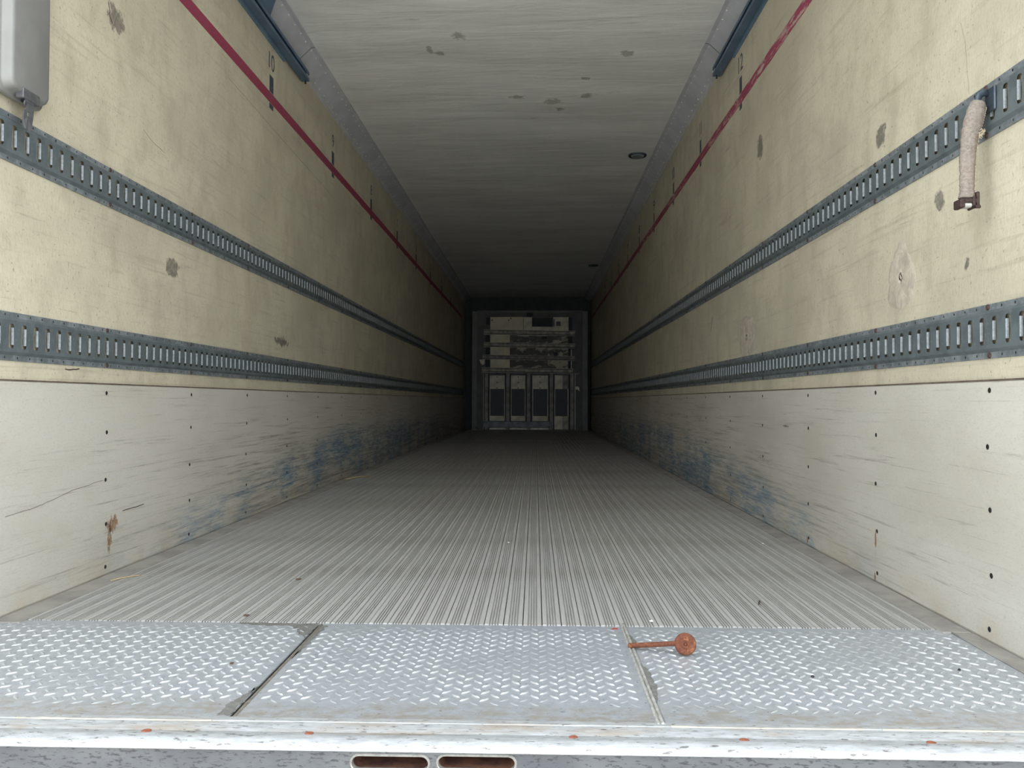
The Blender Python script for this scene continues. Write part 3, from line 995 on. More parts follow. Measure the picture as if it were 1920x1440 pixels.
# ================================================================== LOAD LINES AND STENCILS
def stripe(s, wall_o, mat, zc, ya, yb, hh):
    k = int((yb - ya) / 0.025)
    x = s * (WX - 0.0006)
    top, bot = [], []
    for i in range(k + 1):
        y = ya + (yb - ya) * i / k
        rg = 0.0
        if s < 0 and y > 5.4:
            rg = 0.010 * max(0, noise.noise(Vector((0, y * 7, 0.3)))) * (1 if noise.noise(Vector((3, y * 0.9, 0))) > -0.1 else 0)
        if s > 0:
            rg = 0.007 * max(0, noise.noise(Vector((0, y * 6, 0.9))))
        drift = 0.006 * noise.noise(Vector((s * 4, y * 0.35, 0)))
        top.append((x, y, zc + hh + drift + 0.004 * max(0, noise.noise(Vector((s, y * 8, 5)))) * (1 if s > 0 else 0)))
        bot.append((x, y, zc - hh + drift - rg))
    vs = top + bot + [(s * WX, p[1], p[2]) for p in top] + [(s * WX, p[1], p[2]) for p in bot]
    m = k + 1
    fs = [(i, i + 1, m + i + 1, m + i) for i in range(k)] + [(i, i + 1, 2 * m + i + 1, 2 * m + i) for i in range(k)] + [(m + i, m + i + 1, 3 * m + i + 1, 3 * m + i) for i in range(k)]
    o = mesh_obj('load_line', vs, fs, mat, wall_o)
    o['label'] = 'red load line stripe'
    return o


stripe(-1, wall_l, 'stripe_l', 2.083, 1.5, 14.6, 0.0265)
stripe(1, wall_r, 'stripe_r', 2.090, 1.5, 14.6, 0.0260)


def digit_mesh(txt, height, width):
    cu = bpy.data.curves.new('stencil', 'FONT')
    cu.body = txt
    cu.size = 1.0
    cu.extrude = 0.0
    ob = bpy.data.objects.new('stencil_tmp', cu)
    COL.objects.link(ob)
    bpy.context.view_layer.update()
    dg = bpy.context.evaluated_depsgraph_get()
    me = bpy.data.meshes.new_from_object(ob.evaluated_get(dg))
    bpy.data.objects.remove(ob)
    xs = [v.co.x for v in me.vertices]
    zs = [v.co.y for v in me.vertices]
    x0, x1, z0, z1 = min(xs), max(xs), min(zs), max(zs)
    bm = bmesh.new()
    bm.from_mesh(me)
    r = bmesh.ops.extrude_face_region(bm, geom=list(bm.faces))
    for g in r['geom']:
        if isinstance(g, bmesh.types.BMVert):
            g.co.z += 0.001
    for v in bm.verts:
        v.co = Vector(((v.co.x - (x0 + x1) / 2) / max(1e-6, x1 - x0) * width, (v.co.y - z0) / (z1 - z0) * height, 1.0 if v.co.z > 0.0005 else 0.0))
    bm.to_mesh(me)
    bm.free()
    me.materials.clear()
    return me


def stencil(s, wall_o, txt, y, zt, zred, dw):
    # number above, tick bar below crossing the red line
    me = digit_mesh(txt, 0.085, dw)
    for v in me.vertices:
        u_, h_, e = v.co
        v.co = Vector((s * (WX - 0.0007 * e), y + (u_ if s < 0 else -u_), zt + h_))
    o = link('stencil_number', me, 'stencil', wall_o)
    o['label'] = 'black stencilled number ' + txt
    tw = 0.030 if s < 0 else 0.024
    mb = MB()
    x0, x1 = sorted((s * WX, s * (WX - 0.0005)))
    mb.box(x0, x1, y - tw, y + tw, zred + 0.030, zt - 0.030)
    mb.box(x0, x1, y - tw, y + tw, zred - 0.055, zred - 0.029)
    mb.build('stencil_tick', 'stencil', wall_o)


for i, t in enumerate(['10', '9', '8', '7', '6', '5', '4', '3']):
    stencil(-1, wall_l, t, 4.020 + 1.243 * i, 2.228, 2.083, 0.085 if len(t) > 1 else 0.045)
for i, t in enumerate(['12', '11', '10', '9', '8', '7', '6', '5', '4']):
    stencil(1, wall_r, t, 4.090 + 0.995 * i, 2.232, 2.090, 0.085 if t != '11' else 0.05)


# ================================================================== MARKS ON THE WALLS
def mark(parent, s, y, z, hy, hz, mat, name, x=WX, lift=0.0004, tilt=0.0):
    vs, uv = [(s * (x - lift), y, z)], [(0.5, 0.5)]
    k = 20
    for i in range(k):
        a = 2 * math.pi * i / k
        r = 1 + 0.18 * noise.noise(Vector((math.cos(a) * 1.5 + y, math.sin(a) * 1.5, z)))
        u_, v_ = math.cos(a) * r, math.sin(a) * r
        yy, zz = u_ * hy, v_ * hz
        vs.append((s * (x - lift), y + yy * math.cos(tilt) - zz * math.sin(tilt), z + yy * math.sin(tilt) + zz * math.cos(tilt)))
        uv.append((0.5 + 0.5 * u_ / 1.2, 0.5 + 0.5 * v_ / 1.2))
    fs = [(0, 1 + i, 1 + (i + 1) % k) for i in range(k)]
    return mesh_obj(name, vs, fs, mat, parent, False, uv)


mark(wall_l, -1, 2.928, 1.036, 0.066, 0.040, 'mark_grey', 'grey_smudge')
mark(wall_l, -1, 4.22, 0.858, 0.20, 0.042, 'mark_smudge', 'grey_smudge')
mark(wall_l, -1, 2.510, 1.770, 0.062, 0.050, 'mark_grey', 'grey_smudge', tilt=-0.4)
mark(wall_r, 1, 3.745, 1.729, 0.055, 0.065, 'mark_grey', 'grey_smudge')
mark(wall_r, 1, 2.445, 1.346, 0.070, 0.070, 'mark_smudge', 'grey_smudge')
mark(wall_r, 1, 2.097, 1.073, 0.028, 0.036, 'mark_grey', 'grey_smudge', tilt=-0.5)
mark(wall_r, 1, 1.97, 0.880, 0.016, 0.026, 'mark_smudge', 'grey_smudge', tilt=0.3)
mark(scuff_l, -1, 2.520, 0.150, 0.060, 0.045, 'mark_rust', 'rust_stain', A, 0.0005)
mark(scuff_l, -1, 2.500, 0.115, 0.020, 0.075, 'mark_rust', 'rust_stain', A, 0.0005)
mark(scuff_r, 1, 2.487, 0.125, 0.010, 0.065, 'mark_rust', 'rust_stain', A, 0.0005)
mark(scuff_r, 1, 2.492, 0.014, 0.012, 0.030, 'mark_rust', 'rust_stain', A, 0.0005)
mark(scuff_r, 1, 3.10, 0.020, 0.018, 0.026, 'mark_rust', 'rust_stain', A, 0.0005)
mark(scuff_r, 1, 3.36, 0.445, 0.09, 0.010, 'mark_smudge', 'black_scrape', A, 0.0005)


def ceiling_mark(x, y, hx, hy):
    vs, uv = [(x, y, ceil_z(x, y) - 0.0022)], [(0.5, 0.5)]
    k = 18
    for i in range(k):
        a = 2 * math.pi * i / k
        r = 1 + 0.25 * noise.noise(Vector((math.cos(a) * 1.5 + x * 5, math.sin(a) * 1.5, y)))
        px_, py_ = x + math.cos(a) * hx * r, y + math.sin(a) * hy * r
        vs.append((px_, py_, ceil_z(px_, py_) - 0.0022))
        uv.append((0.5 + 0.42 * math.cos(a) * r, 0.5 + 0.42 * math.sin(a) * r))
    mesh_obj('grey_smudge', vs, [(0, 1 + (i + 1) % k, 1 + i) for i in range(k)], 'mark_ceiling', ceil, False, uv)


for (x, y, hx, hy) in ((-0.392, 4.52, 0.05, 0.05), (-0.448, 4.48, 0.03, 0.10), (0.668, 4.545, 0.07, 0.06), (0.259, 5.268, 0.10, 0.08), (0.031, 5.188, 0.08, 0.05), (0.481, 5.162, 0.06, 0.07), (0.457, 4.903, 0.05, 0.04), (-0.267, 4.296, 0.06, 0.08), (0.316, 5.415, 0.05, 0.05)):
    ceiling_mark(x, y, hx, hy)


def peel_patch(y, z, hy, hz, seed, name='peeled_patch'):
    """rumpled area of torn wall lining with its own relief"""
    k, rings = 40, 9
    vs = [(WX - 0.0015, y, z)]
    for r in range(1, rings + 1):
        for i in range(k):
            a = 2 * math.pi * i / k
            rad = (1 + 0.34 * noise.noise(Vector((math.cos(a) * 1.6 + seed, math.sin(a) * 1.6, seed))) + 0.10 * noise.noise(Vector((math.cos(a) * 6 + seed, math.sin(a) * 6, seed)))) * r / rings
            yy, zz = y + math.cos(a) * rad * hy, z + math.sin(a) * rad * hz
            d = 0.0016 + 0.0022 * noise.noise(Vector((yy * 26, zz * 26, seed))) + 0.0016 * noise.noise(Vector((yy * 70, zz * 70, seed)))
            if r == rings:
                d = -0.001
            elif r == rings - 1:
                d = abs(d) * 0.6 + 0.0004
            vs.append((WX - max(d, 0.0003 if r < rings else -0.001), yy, zz))
    fs = [(0, 1 + i, 1 + (i + 1) % k) for i in range(k)]
    for r in range(rings - 1):
        o = 1 + r * k
        fs += [(o + i, o + (i + 1) % k, o + k + (i + 1) % k, o + k + i) for i in range(k)]
    return mesh_obj(name, vs, fs, 'peel', wall_r, True)


peel_patch(2.318, 0.905, 0.085, 0.095, 1.3)
peel_patch(3.99, 0.865, 0.17, 0.105, 4.1)


def crack(wall_o, s, pts, r=0.0009, mat='screw_dark', name='crack_line', x=WX):
    path = []
    for i in range(len(pts) - 1):
        (ya, za), (yb, zb) = pts[i], pts[i + 1]
        for q in range(6):
            t = q / 6
            y, z = ya + (yb - ya) * t, za + (zb - za) * t
            path.append((s * (x - 0.0003), y + 0.002 * noise.noise(Vector((y * 40, z * 40, 2))), z + 0.003 * noise.noise(Vector((y * 40, z * 40, 7)))))
    path.append((s * (x - 0.0003), pts[-1][0], pts[-1][1]))
    MB().tube(path, r, 4, (1, 1)).build(name, mat, wall_o)


crack(wall_l, -1, [(2.462, 1.80), (2.475, 1.775), (2.468, 1.765), (2.49, 1.745)], 0.0012)
crack(wall_l, -1, [(2.70, 1.475), (2.76, 1.455), (2.86, 1.445)], 0.0009, 'hairline')
crack(wall_l, -1, [(3.45, 1.96), (4.3, 1.93), (5.3, 1.90)], 0.0008, 'hairline')
crack(wall_r, 1, [(1.985, 1.48), (1.965, 1.42), (1.955, 1.33), (1.95, 1.29)], 0.0006, 'hairline')
crack(wall_r, 1, [(4.75, 1.045), (4.80, 0.96)], 0.0016, 'bulk_back')
crack(wall_l, -1, [(2.26, 0.636), (2.29, 0.633), (2.33, 0.638)], 0.0016, 'bolt_rust')
crack(scuff_l, -1, [(2.0, 0.25), (2.15, 0.26), (2.30, 0.285), (2.46, 0.297)], 0.0007, 'seam_channel', 'scratch', A)
crack(scuff_l, -1, [(2.58, 0.185), (2.72, 0.19)], 0.0012, 'screw_dark', 'scratch', A)

# ================================================================== OVERHEAD TRACK RAILS (left and right, under the cove)
def overhead(s, yend, yplate, lab):
    t = empty('overhead_rail', (s * WX, Y0, 2.40))
    tag(t, lab, 'rail', 'steel rails under the cove strips')
    nx = -s
    ya, L = 0.02, yend - Y0
    # C channel hung under the cove
    p = [(0.010, -0.030), (0.052, -0.030), (0.052, -0.012), (0.047, -0.012), (0.047, -0.025), (0.015, -0.025), (0.015, 0.018), (0.047, 0.018), (0.047, 0.006), (0.052, 0.006), (0.052, 0.023), (0.010, 0.023)]
    o = MB().prof([(nx * a, b) for a, b in p], 'y', ya, L).build('channel', 'overhead_steel', t)
    MB().prof([(nx * a, b) for a, b in [(0.018, -0.024), (0.030, -0.024), (0.030, -0.006), (0.018, -0.006)]], 'y', ya, L - 0.03).build('inner_slide', 'overhead_steel_pale', t)
    # flat backing strip below, ending earlier
    MB().prof([(nx * a, b) for a, b in [(0.0005, -0.048), (0.010, -0.044), (0.012, -0.030), (0.010, 0.020), (0.0005, 0.020)]], 'y', ya, yplate - Y0).build('backing_strip', 'overhead_steel_pale', t)
    MB().prof([(nx * a, b) for a, b in [(0.008, -0.030), (0.012, -0.0305), (0.012, 0.020), (0.008, 0.020)]], 'y', ya, L - 0.01).build('mounting_web', 'overhead_steel', t)
    # hanger tab folded up over the cove
    MB().prof([(nx * a, b) for a, b in [(0.020, 0.0235), (0.052, 0.0235), (0.078, 0.098), (0.073, 0.100), (0.047, 0.030), (0.020, 0.030)]], 'y', ya + 0.2, (3.84 if s < 0 else 3.2) - Y0).build('hanger_plate', 'overhead_steel', t)
    MB().lathe([(0.004, 0), (0.004, -0.012), (0.006, -0.013), (0.006, -0.018), (0, -0.018)], 'z', 8, (nx * 0.034, L - 0.02, -0.030)).build('end_stop', 'screw_dark', t)
    return t


overhead(-1, 4.52, 4.205, 'blue-grey steel rail under the left cove strip beside number 10')
overhead(1, 4.50, 4.215, 'blue-grey steel rail under the right cove strip beside number 12')

# ================================================================== CEILING LIGHTS
for (x, y, lab) in ((0.972, 6.453, 'nearer round recessed lamp in the ceiling near the right cove'), (0.998, 11.71, 'farther small round lamp in the dark part of the ceiling')):
    t = empty('ceiling_light', (x, y, ZC))
    tag(t, lab, 'lamp', 'round ceiling lamps')
    o = MB().lathe([(0.073, 0.004), (0.073, -0.006), (0.069, -0.011), (0.061, -0.011), (0.056, -0.006), (0.056, 0.003)], 'z', 32).build('bezel', 'lamp_bezel', t, True)
    o = MB().lathe([(0.056, -0.004), (0.050, -0.009), (0.030, -0.012), (0, -0.013)], 'z', 28).build('lens', 'lamp_lens', t, True)
    o = MB().lathe([(0.051, -0.008), (0.049, -0.0115), (0.044, -0.0125), (0.041, -0.0105)], 'z', 28).build('lens_ring', 'lamp_ridge', t, True)

# ================================================================== GREY COVER ON THE LEFT WALL
cov = empty('vent_cover', (-WX, 1.94, 1.33))
tag(cov, 'grey pressed metal cover with hanging latch on the left wall', 'cover')


def pan_rings(y0, y1, z0, z1, specs, seg=6):
    """specs: list of (inset, x_out, corner radius)"""
    rows = []
    for ins, xo, rad in specs:
        a0, a1, b0, b1 = y0 + ins, y1 - ins, z0 + ins, z1 - ins
        row = []
        for (cy, cz, st) in ((a1 - rad, b1 - rad, 0), (a0 + rad, b1 - rad, 1), (a0 + rad, b0 + rad, 2), (a1 - rad, b0 + rad, 3)):
            for k in range(seg + 1):
                a = math.pi / 2 * (st + k / seg)
                row.append((xo, cy + rad * math.cos(a), cz + rad * math.sin(a)))
        rows.append(row)
    k = len(rows[0])
    vs = [p for r in rows for p in r]
    fs = []
    for r in range(len(rows) - 1):
        fs += [(r * k + i, r * k + (i + 1) % k, (r + 1) * k + (i + 1) % k, (r + 1) * k + i) for i in range(k)]
    fs.append(tuple(range((len(rows) - 1) * k, len(rows) * k)))
    return vs, fs


# local: y 0..0.17 (near to far edge), z 0..0.62
vs, fs = pan_rings(-0.016, 0.166, -0.016, 0.60, [(0.0, 0.010, 0.030), (0.0, 0.020, 0.030), (0.002, 0.0225, 0.029), (0.006, 0.0225, 0.027), (0.009, 0.026, 0.026), (0.013, 0.042, 0.024), (0.017, 0.047, 0.022), (0.024, 0.049, 0.018)])
o = mesh_obj('pressed_pan', vs, fs, 'cover_metal', cov, True)
auto_smooth(o, 0.9)
vs, fs = pan_rings(-0.010, 0.160, -0.010, 0.594, [(0.0, 0.0008, 0.026), (0.0, 0.0105, 0.026)])
mesh_obj('gap_fill', vs, fs, 'cover_gap', cov)  # dark band filling the stand-off between pan and wall
lt = MB().bbox(0.030, 0.052, 0.036, 0.105, -0.0190, 0.008, 0.002).build('latch_plate', 'latch_metal', cov)
MB().lathe([(0.006, -0.020), (0.007, -0.014), (0.007, 0.014), (0.006, 0.020)], 'y', 10, (0.044, 0.066, -0.022)).build('pivot', 'latch_metal', lt, True)
MB().tube([(0.047, 0.050, -0.020), (0.050, 0.044, -0.028), (0.047, 0.047, -0.035), (0.044, 0.053, -0.030)], 0.0025, 6).build('spring_clip', 'latch_metal', lt, True)
# hasp strap with a keyhole slot
hs = MB()
outl = []
for (y, z) in [(0.058, -0.026), (0.083, -0.026), (0.081, -0.055), (0.076, -0.078), (0.068, -0.092), (0.050, -0.099), (0.042, -0.096), (0.042, -0.074), (0.044, -0.048), (0.052, -0.042)]:
    outl.append((y, z))
inn = [(0.061, -0.046), (0.0655, -0.047), (0.0655, -0.056), (0.0635, -0.060), (0.0625, -0.070), (0.0600, -0.072), (0.0575, -0.069), (0.0580, -0.060), (0.0560, -0.056), (0.0570, -0.048)]
k = len(outl)
vs = []
for x in (0.046, 0.050):
    vs += [(x + (0.006 if z < -0.085 else 0), y, z) for y, z in outl] + [(x, y, z) for y, z in inn]
im = [0, 1, 2, 3, 4, 5, 6, 7, 8, 9]
fs = []
for off in (0, 2 * k):
    fs += [(off + i, off + (i + 1) % k, off + k + im[(i + 1) % k], off + k + im[i]) for i in range(k)]
fs += [(i, (i + 1) % k, 2 * k + (i + 1) % k, 2 * k + i) for i in range(k)]
fs += [(k + i, k + (i + 1) % k, 3 * k + (i + 1) % k, 3 * k + i) for i in range(k)]
hs.add(vs, fs).build('hasp', 'latch_metal', lt)

# ================================================================== CANVAS SLEEVE ON THE RIGHT TRACK
st = empty('strap_fitting', (WX - 0.013, 1.835, 1.217))
tag(st, 'frayed canvas sleeve with rusty end hanging from a fitting in the right track', 'strap')
MB().bbox(-0.005, 0.0, -0.022, 0.018, -0.014, 0.042, 0.004).build('fitting_plate', 'fitting_steel', st)
o = MB().tube([(-0.004, 0.006, 0.030), (-0.014, 0.004, 0.034), (-0.026, 0.002, 0.026), (-0.031, 0.000, 0.010), (-0.030, 0.000, -0.008)], [0.0055, 0.006, 0.006, 0.0058, 0.0055], 8, (1, 1.5)).build('hook', 'fitting_steel', st, True)
path, rad = [], []
prof = [(0.012, 0.0135), (0.004, 0.0180), (-0.010, 0.0200), (-0.030, 0.0205), (-0.055, 0.0200), (-0.085, 0.0180), (-0.115, 0.0172), (-0.145, 0.0166), (-0.175, 0.0160), (-0.192, 0.0152), (-0.200, 0.0165), (-0.210, 0.0185)]
full = []
for i in range(len(prof) - 1):
    for q in range(4):
        t = q / 4
        full.append((prof[i][0] + (prof[i + 1][0] - prof[i][0]) * t, prof[i][1] + (prof[i + 1][1] - prof[i][1]) * t))
full.append(prof[-1])
for i, (z, r) in enumerate(full):
    t = (0.012 - z) / 0.222
    path.append((-0.027 - 0.030 * t - 0.008 * math.sin(t * 3.1), 0.002 + 0.004 * math.sin(t * 5), z))
    rad.append(r * (1 + 0.012 * math.sin(i * 2.1) + 0.04 * noise.noise(Vector((0, 0, i * 0.8)))))
o = MB().tube(path, rad, 18, (1.0, 0.80), True, 0.16).build('sleeve', 'canvas', st, True)
sl = o
e = path[-1]
# frayed scrap on the side and stitched seam ticks down the far edge
fr = MB()
for i in range(12):
    a = random.uniform(0, 6.28)
    b = (-0.030 + random.uniform(-.004, .004), -0.014 + random.uniform(-.004, .004), -0.068 + random.uniform(-.010, .006))
    fr.tube([b, (b[0] + 0.007 * math.cos(a), b[1] - 0.004, b[2] + 0.007 * math.sin(a)), (b[0] + 0.010 * math.cos(a + .6), b[1] - 0.006, b[2] + 0.010 * math.sin(a + .6))], [0.0012, 0.0010, 0.0005], 4)
tag(fr.build('frayed_threads', 'frayed', sl), kind='stuff')
se = MB()
for i in range(6, len(full) - 8):
    for hf in (0,):
        p = path[i]
        r = rad[i]
        se.tube([(p[0] + r * 0.86, p[1] - r * 0.36, p[2]), (p[0] + r * 0.98, p[1] - r * 0.30, p[2] - 0.002), (p[0] + r * 0.90, p[1] - r * 0.22, p[2] - 0.004)], 0.0011, 5)
tag(se.build('stitches', 'frayed', sl), kind='stuff')
# rusty metal end piece: a square socket with open jaw
fe = MB()
ex, ey, ez = e
fe.bbox(ex - 0.020, ex + 0.020, ey - 0.015, ey + 0.015, ez - 0.014, ez - 0.002, 0.003)
fe.bbox(ex - 0.023, ex - 0.012, ey - 0.017, ey + 0.015, ez - 0.024, ez - 0.004, 0.002)
fe.bbox(ex + 0.006, ex + 0.023, ey - 0.017, ey - 0.011, ez - 0.026, ez - 0.018, 0.002)
fe.bbox(ex + 0.006, ex + 0.012, ey - 0.017, ey + 0.012, ez - 0.026, ez + 0.002, 0.002)
fe.bbox(ex + 0.014, ex + 0.021, ey - 0.0165, ey + 0.012, ez - 0.022, ez + 0.012, 0.002)
fo = fe.build('end_socket', 'ferrule_rust', st)
MB().bbox(ex - 0.012, ex + 0.006, ey - 0.0150, ey + 0.010, ez - 0.023, ez - 0.013, 0.003).build('end_insert', 'ferrule_pale', fo)

# ================================================================== RUSTY PIN
pin = empty('rusty_pin', (0.4765, 1.752, PZ + 0.002))
tag(pin, 'rust-covered pin with a round ringed head lying on the threshold plate', 'pin')
R_ = 0.0232
dk = MB().lathe([(0, 0.0052), (0.0035, 0.0055), (0.0045, 0.0042), (0.0062, 0.0042), (0.0075, 0.0058), (0.0090, 0.0058), (0.0105, 0.0040), (0.0125, 0.0040), (0.0142, 0.0056), (0.0165, 0.0054), (0.0180, 0.0062), (0.0218, 0.0058), (R_, 0.0030), (R_, -0.0025), (0.0215, -0.0045), (0, -0.0050)], 'z', 36).build('head', 'rust', pin, True)
dk.rotation_euler = (math.radians(72), 0, math.radians(-4))
dk.location = (0.0, 0.004, 0.0222)
sh = [(-0.019, 0.004, 0.0235), (-0.035, 0.010, 0.0205), (-0.060, 0.022, 0.0150), (-0.090, 0.036, 0.0090), (-0.110, 0.045, 0.0052), (-0.1175, 0.048, 0.0046)]
MB().tube(sh, [0.0054, 0.0054, 0.0054, 0.0055, 0.0058, 0.0050], 10, (1, 1), True, 0.10).build('shaft', 'rust', pin, True)

# ================================================================== BULKHEAD
bk = empty('bulkhead', (0.04, BY, 0.0))
tag(bk, 'battered slatted bulkhead at the dark far end of the trailer', 'bulkhead')


def bx(zx):
    px = 860 + zx / 5.335
    return 0.151 + (-1.188 + (px - 885) * 0.009995) * 0.9933 - 0.04


def bz(zy):
    py = 560 + zy / 5.333
    return 0.5468 + (2.232 - 0.5468 - (py - 583) * 0.00997) * 0.9933


def bpart(name, x0, x1, y0, y1, d0, d1, mat, parent=bk, bev=0.004, tilt=0.0):
    """box given by its corners on the bulkhead drawing; d: proud distance towards the camera"""
    a, b = bx(x0), bx(x1)
    c, d = bz(y1), bz(y0)
    o = MB().bbox(-(b - a) / 2, (b - a) / 2, -d1, -d0, -(d - c) / 2, (d - c) / 2, bev).build(name, mat, parent)
    o.location = ((a + b) / 2, 0, (c + d) / 2)
    if tilt:
        o.rotation_euler = (0, tilt, 0)
    return o


ZB0 = 1322
bpart('back_panel', 135, 1290, 128, ZB0, -0.05, 0.0, 'bulk_back')
bpart('side_flange', 135, 190, 128, ZB0, 0.0, 0.030, 'bulk_side')
bpart('side_flange', 1235, 1290, 128, ZB0, 0.0, 0.030, 'bulk_side')
bpart('top_flange', 190, 1235, 120, 142, 0.0, 0.035, 'bulk_side')
bpart('cable_box', 680, 745, 146, 181, 0.0, 0.05, 'bulk_dark')
bpart('header_strip', 300, 1120, 150, 180, 0.0, 0.012, 'bulk_back')
# upper panels
pA = bpart('upper_panel', 318, 647, 185, 316, 0.0, 0.040, 'bulk_cream')
for (a, b) in ((337, 217), (503, 218), (523, 200)):
    pass
# panel with an opening: four strips round a dark recess
bpart('upper_panel', 651, 735, 187, 322, 0.0, 0.034, 'bulk_plate')
bpart('upper_panel', 945, 1100, 187, 322, 0.0, 0.034, 'bulk_plate')
bpart('upper_panel', 735, 945, 283, 322, 0.0, 0.034, 'bulk_plate')
bpart('recess', 735, 945, 193, 283, -0.02, 0.004, 'bulk_dark')
bpart('recess_catch', 938, 962, 205, 282, 0.004, 0.036, 'bulk_side')
bpart('label_patch', 975, 1020, 230, 275, 0.034, 0.038, 'bulk_back')
for (x, y) in ((337, 217), (503, 218), (523, 200)):
    o = bpart('bolt_hole', x - 6, x + 6, y - 6, y + 6, 0.040, 0.044, 'bulk_dark', bev=0.002)
# dark uprights behind the rails
bpart('upright', 277, 315, 190, 262, 0.0, 0.05, 'bulk_dark')
bpart('upright', 272, 315, 370, 700, 0.0, 0.05, 'bulk_dark')
bpart('upright', 1098, 1136, 190, 700, 0.0, 0.05, 'bulk_dark')
bpart('upright_edge', 1121, 1131, 510, 700, 0.05, 0.056, 'bulk_edge')
# slatted rows: three columns of worn lining
bpart('lining_panel', 318, 514, 322, 700, 0.0, 0.030, 'bulk_cream')
bpart('lining_panel', 518, 700, 322, 700, 0.0, 0.022, 'bulk_peel2')
bpart('lining_panel', 704, 890, 322, 700, 0.0, 0.024, 'bulk_peel2')
bpart('lining_panel', 892, 1094, 322, 700, 0.0, 0.026, 'bulk_peel')
bpart('divider_strip', 684, 704, 495, 700, 0.024, 0.034, 'bulk_back')
bpart('label_patch', 950, 990, 540, 575, 0.026, 0.030, 'bulk_dark')
bpart('label_patch', 832, 885, 378, 404, 0.026, 0.030, 'bulk_dark')


def hat_rail(x0, x1, yc, hh, mat, tilt):
    a, b = bx(x0), bx(x1)
    L = b - a
    z = bz(yc)
    hz = hh / 5.333 * 0.0099
    p = [(-0.050, -hz), (-0.056, -hz), (-0.058, -hz * 0.62), (-0.092, -hz * 0.55), (-0.096, -hz * 0.45), (-0.096, hz * 0.45), (-0.092, hz * 0.55), (-0.058, hz * 0.62), (-0.056, hz), (-0.050, hz)]
    o = MB().prof(p, 'x', -L / 2, L / 2).build('cross_rail', mat, bk)
    o.location = ((a + b) / 2, 0, z)
    o.rotation_euler = (0, tilt, 0)
    e = MB()
    for sg in (-1, 1):
        e.prof([(-0.050, sg * hz * 0.86), (-0.0585, sg * hz * 0.86), (-0.0585, sg * hz * 1.02), (-0.050, sg * hz * 1.02)], 'x', -L / 2, L / 2)
    e.build('rail_edges', 'bulk_edge', o)
    g = MB()
    for sg in (-1, 1):
        g.prof([(-0.056, sg * hz * 0.64), (-0.0600, sg * hz * 0.64), (-0.0600, sg * hz * 0.84), (-0.056, sg * hz * 0.84)], 'x', -L / 2 + 0.01, L / 2 - 0.01)
    g.build('rail_dark_strips', 'bulk_dark', o)  # solid dark strips lying along both flanges of the rail
    return o


T = math.radians(0.95)
hat_rail(255, 1160, 344, 25, 'bulk_rail', T)
hat_rail(255, 1160, 470, 24, 'bulk_rail', T)
hat_rail(245, 1158, 594, 22, 'bulk_post', T)
hat_rail(238, 1143, 722, 25, 'bulk_rail', T * 0.8)
# lower posts
for xc in (283, 496, 702, 928, 1132):
    a, b = bx(xc - 19), bx(xc + 19)
    hw = (b - a) / 2
    z0, z1 = bz(1312), bz(752)
    p = [(-hw * 0.95, -0.020), (-hw * 0.95, -0.084), (-hw * 0.80, -0.090), (hw * 0.80, -0.090), (hw * 0.95, -0.084), (hw * 0.95, -0.020)]
    o = MB().prof(p, 'z', z0, z1).build('lower_post', 'bulk_post', bk)
    o.location = ((a + b) / 2, 0, 0)
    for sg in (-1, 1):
        MB().box(min(sg * hw * 0.96, sg * hw * 1.45), max(sg * hw * 0.96, sg * hw * 1.45), -0.046, -0.002, z0, z1).build('shade_strip', 'bulk_dark', o)  # solid dark strips stand in for the shade beside each post
# bays
for (x0, x1) in ((312, 465), (525, 670), (740, 895)):
    bpart('kick_plate', x0, x1, 770, 906, 0.0, 0.036, 'bulk_plate')
    bpart('mesh_panel', x0 + 8, x1 - 6, 908, 1172, 0.0, 0.020, 'bulk_mesh')
    bpart('kick_plate', x0, x1, 1174, 1226, 0.0, 0.036, 'bulk_plate')
    for (xa, xb) in ((x0, x0 + 7), (x1 - 6, x1 + 1)):
        bpart('bay_edge', xa, xb, 906, 1174, 0.0, 0.034, 'bulk_edge', bev=0.002)
    for yy in (785, 840, 895):
        bpart('bolt_head', (x0 + x1) / 2 - 5, (x0 + x1) / 2 + 5, yy - 5, yy + 5, 0.036, 0.041, 'bulk_dark', bev=0.002)
bpart('kick_plate', 962, 1042, 768, 906, 0.0, 0.036, 'bulk_plate')
bpart('kick_plate', 1044, 1094, 768, 906, 0.0, 0.026, 'bulk_post')
bpart('mesh_panel', 968, 1088, 908, 1172, 0.0, 0.020, 'bulk_mesh')
for (xa, xb) in ((960, 967), (1090, 1098)):
    bpart('bay_edge', xa, xb, 906, 1174, 0.0, 0.034, 'bulk_edge', bev=0.002)
bpart('kick_plate', 958, 1042, 1174, 1308, 0.0, 0.040, 'bulk_plate')
bpart('kick_plate', 1044, 1098, 1174, 1308, 0.0, 0.034, 'bulk_rail')
# bottom bar and toe strip
bpart('bottom_bar', 252, 935, 1229, 1286, 0.090, 0.120, 'bulk_bar')
bpart('toe_strip', 312, 905, 1290, 1312, 0.0, 0.06, 'bulk_edge')
bpart('edge_bead', 250, 258, 750, 1312, 0.0, 0.045, 'bulk_edge', bev=0.002)
bpart('edge_bead', 1158, 1167, 750, 1312, 0.0, 0.045, 'bulk_edge', bev=0.002)


def scrap(name, pts, mat, d):
    vs = [(bx(x), -d, bz(y)) for x, y in pts] + [(bx(x), -d - 0.004, bz(y)) for x, y in pts]
    k = len(pts)
    mesh_obj(name, vs, [tuple(range(k)), tuple(range(2 * k - 1, k - 1, -1))] + [(i, (i + 1) % k, k + (i + 1) % k, k + i) for i in range(k)], mat, bk)


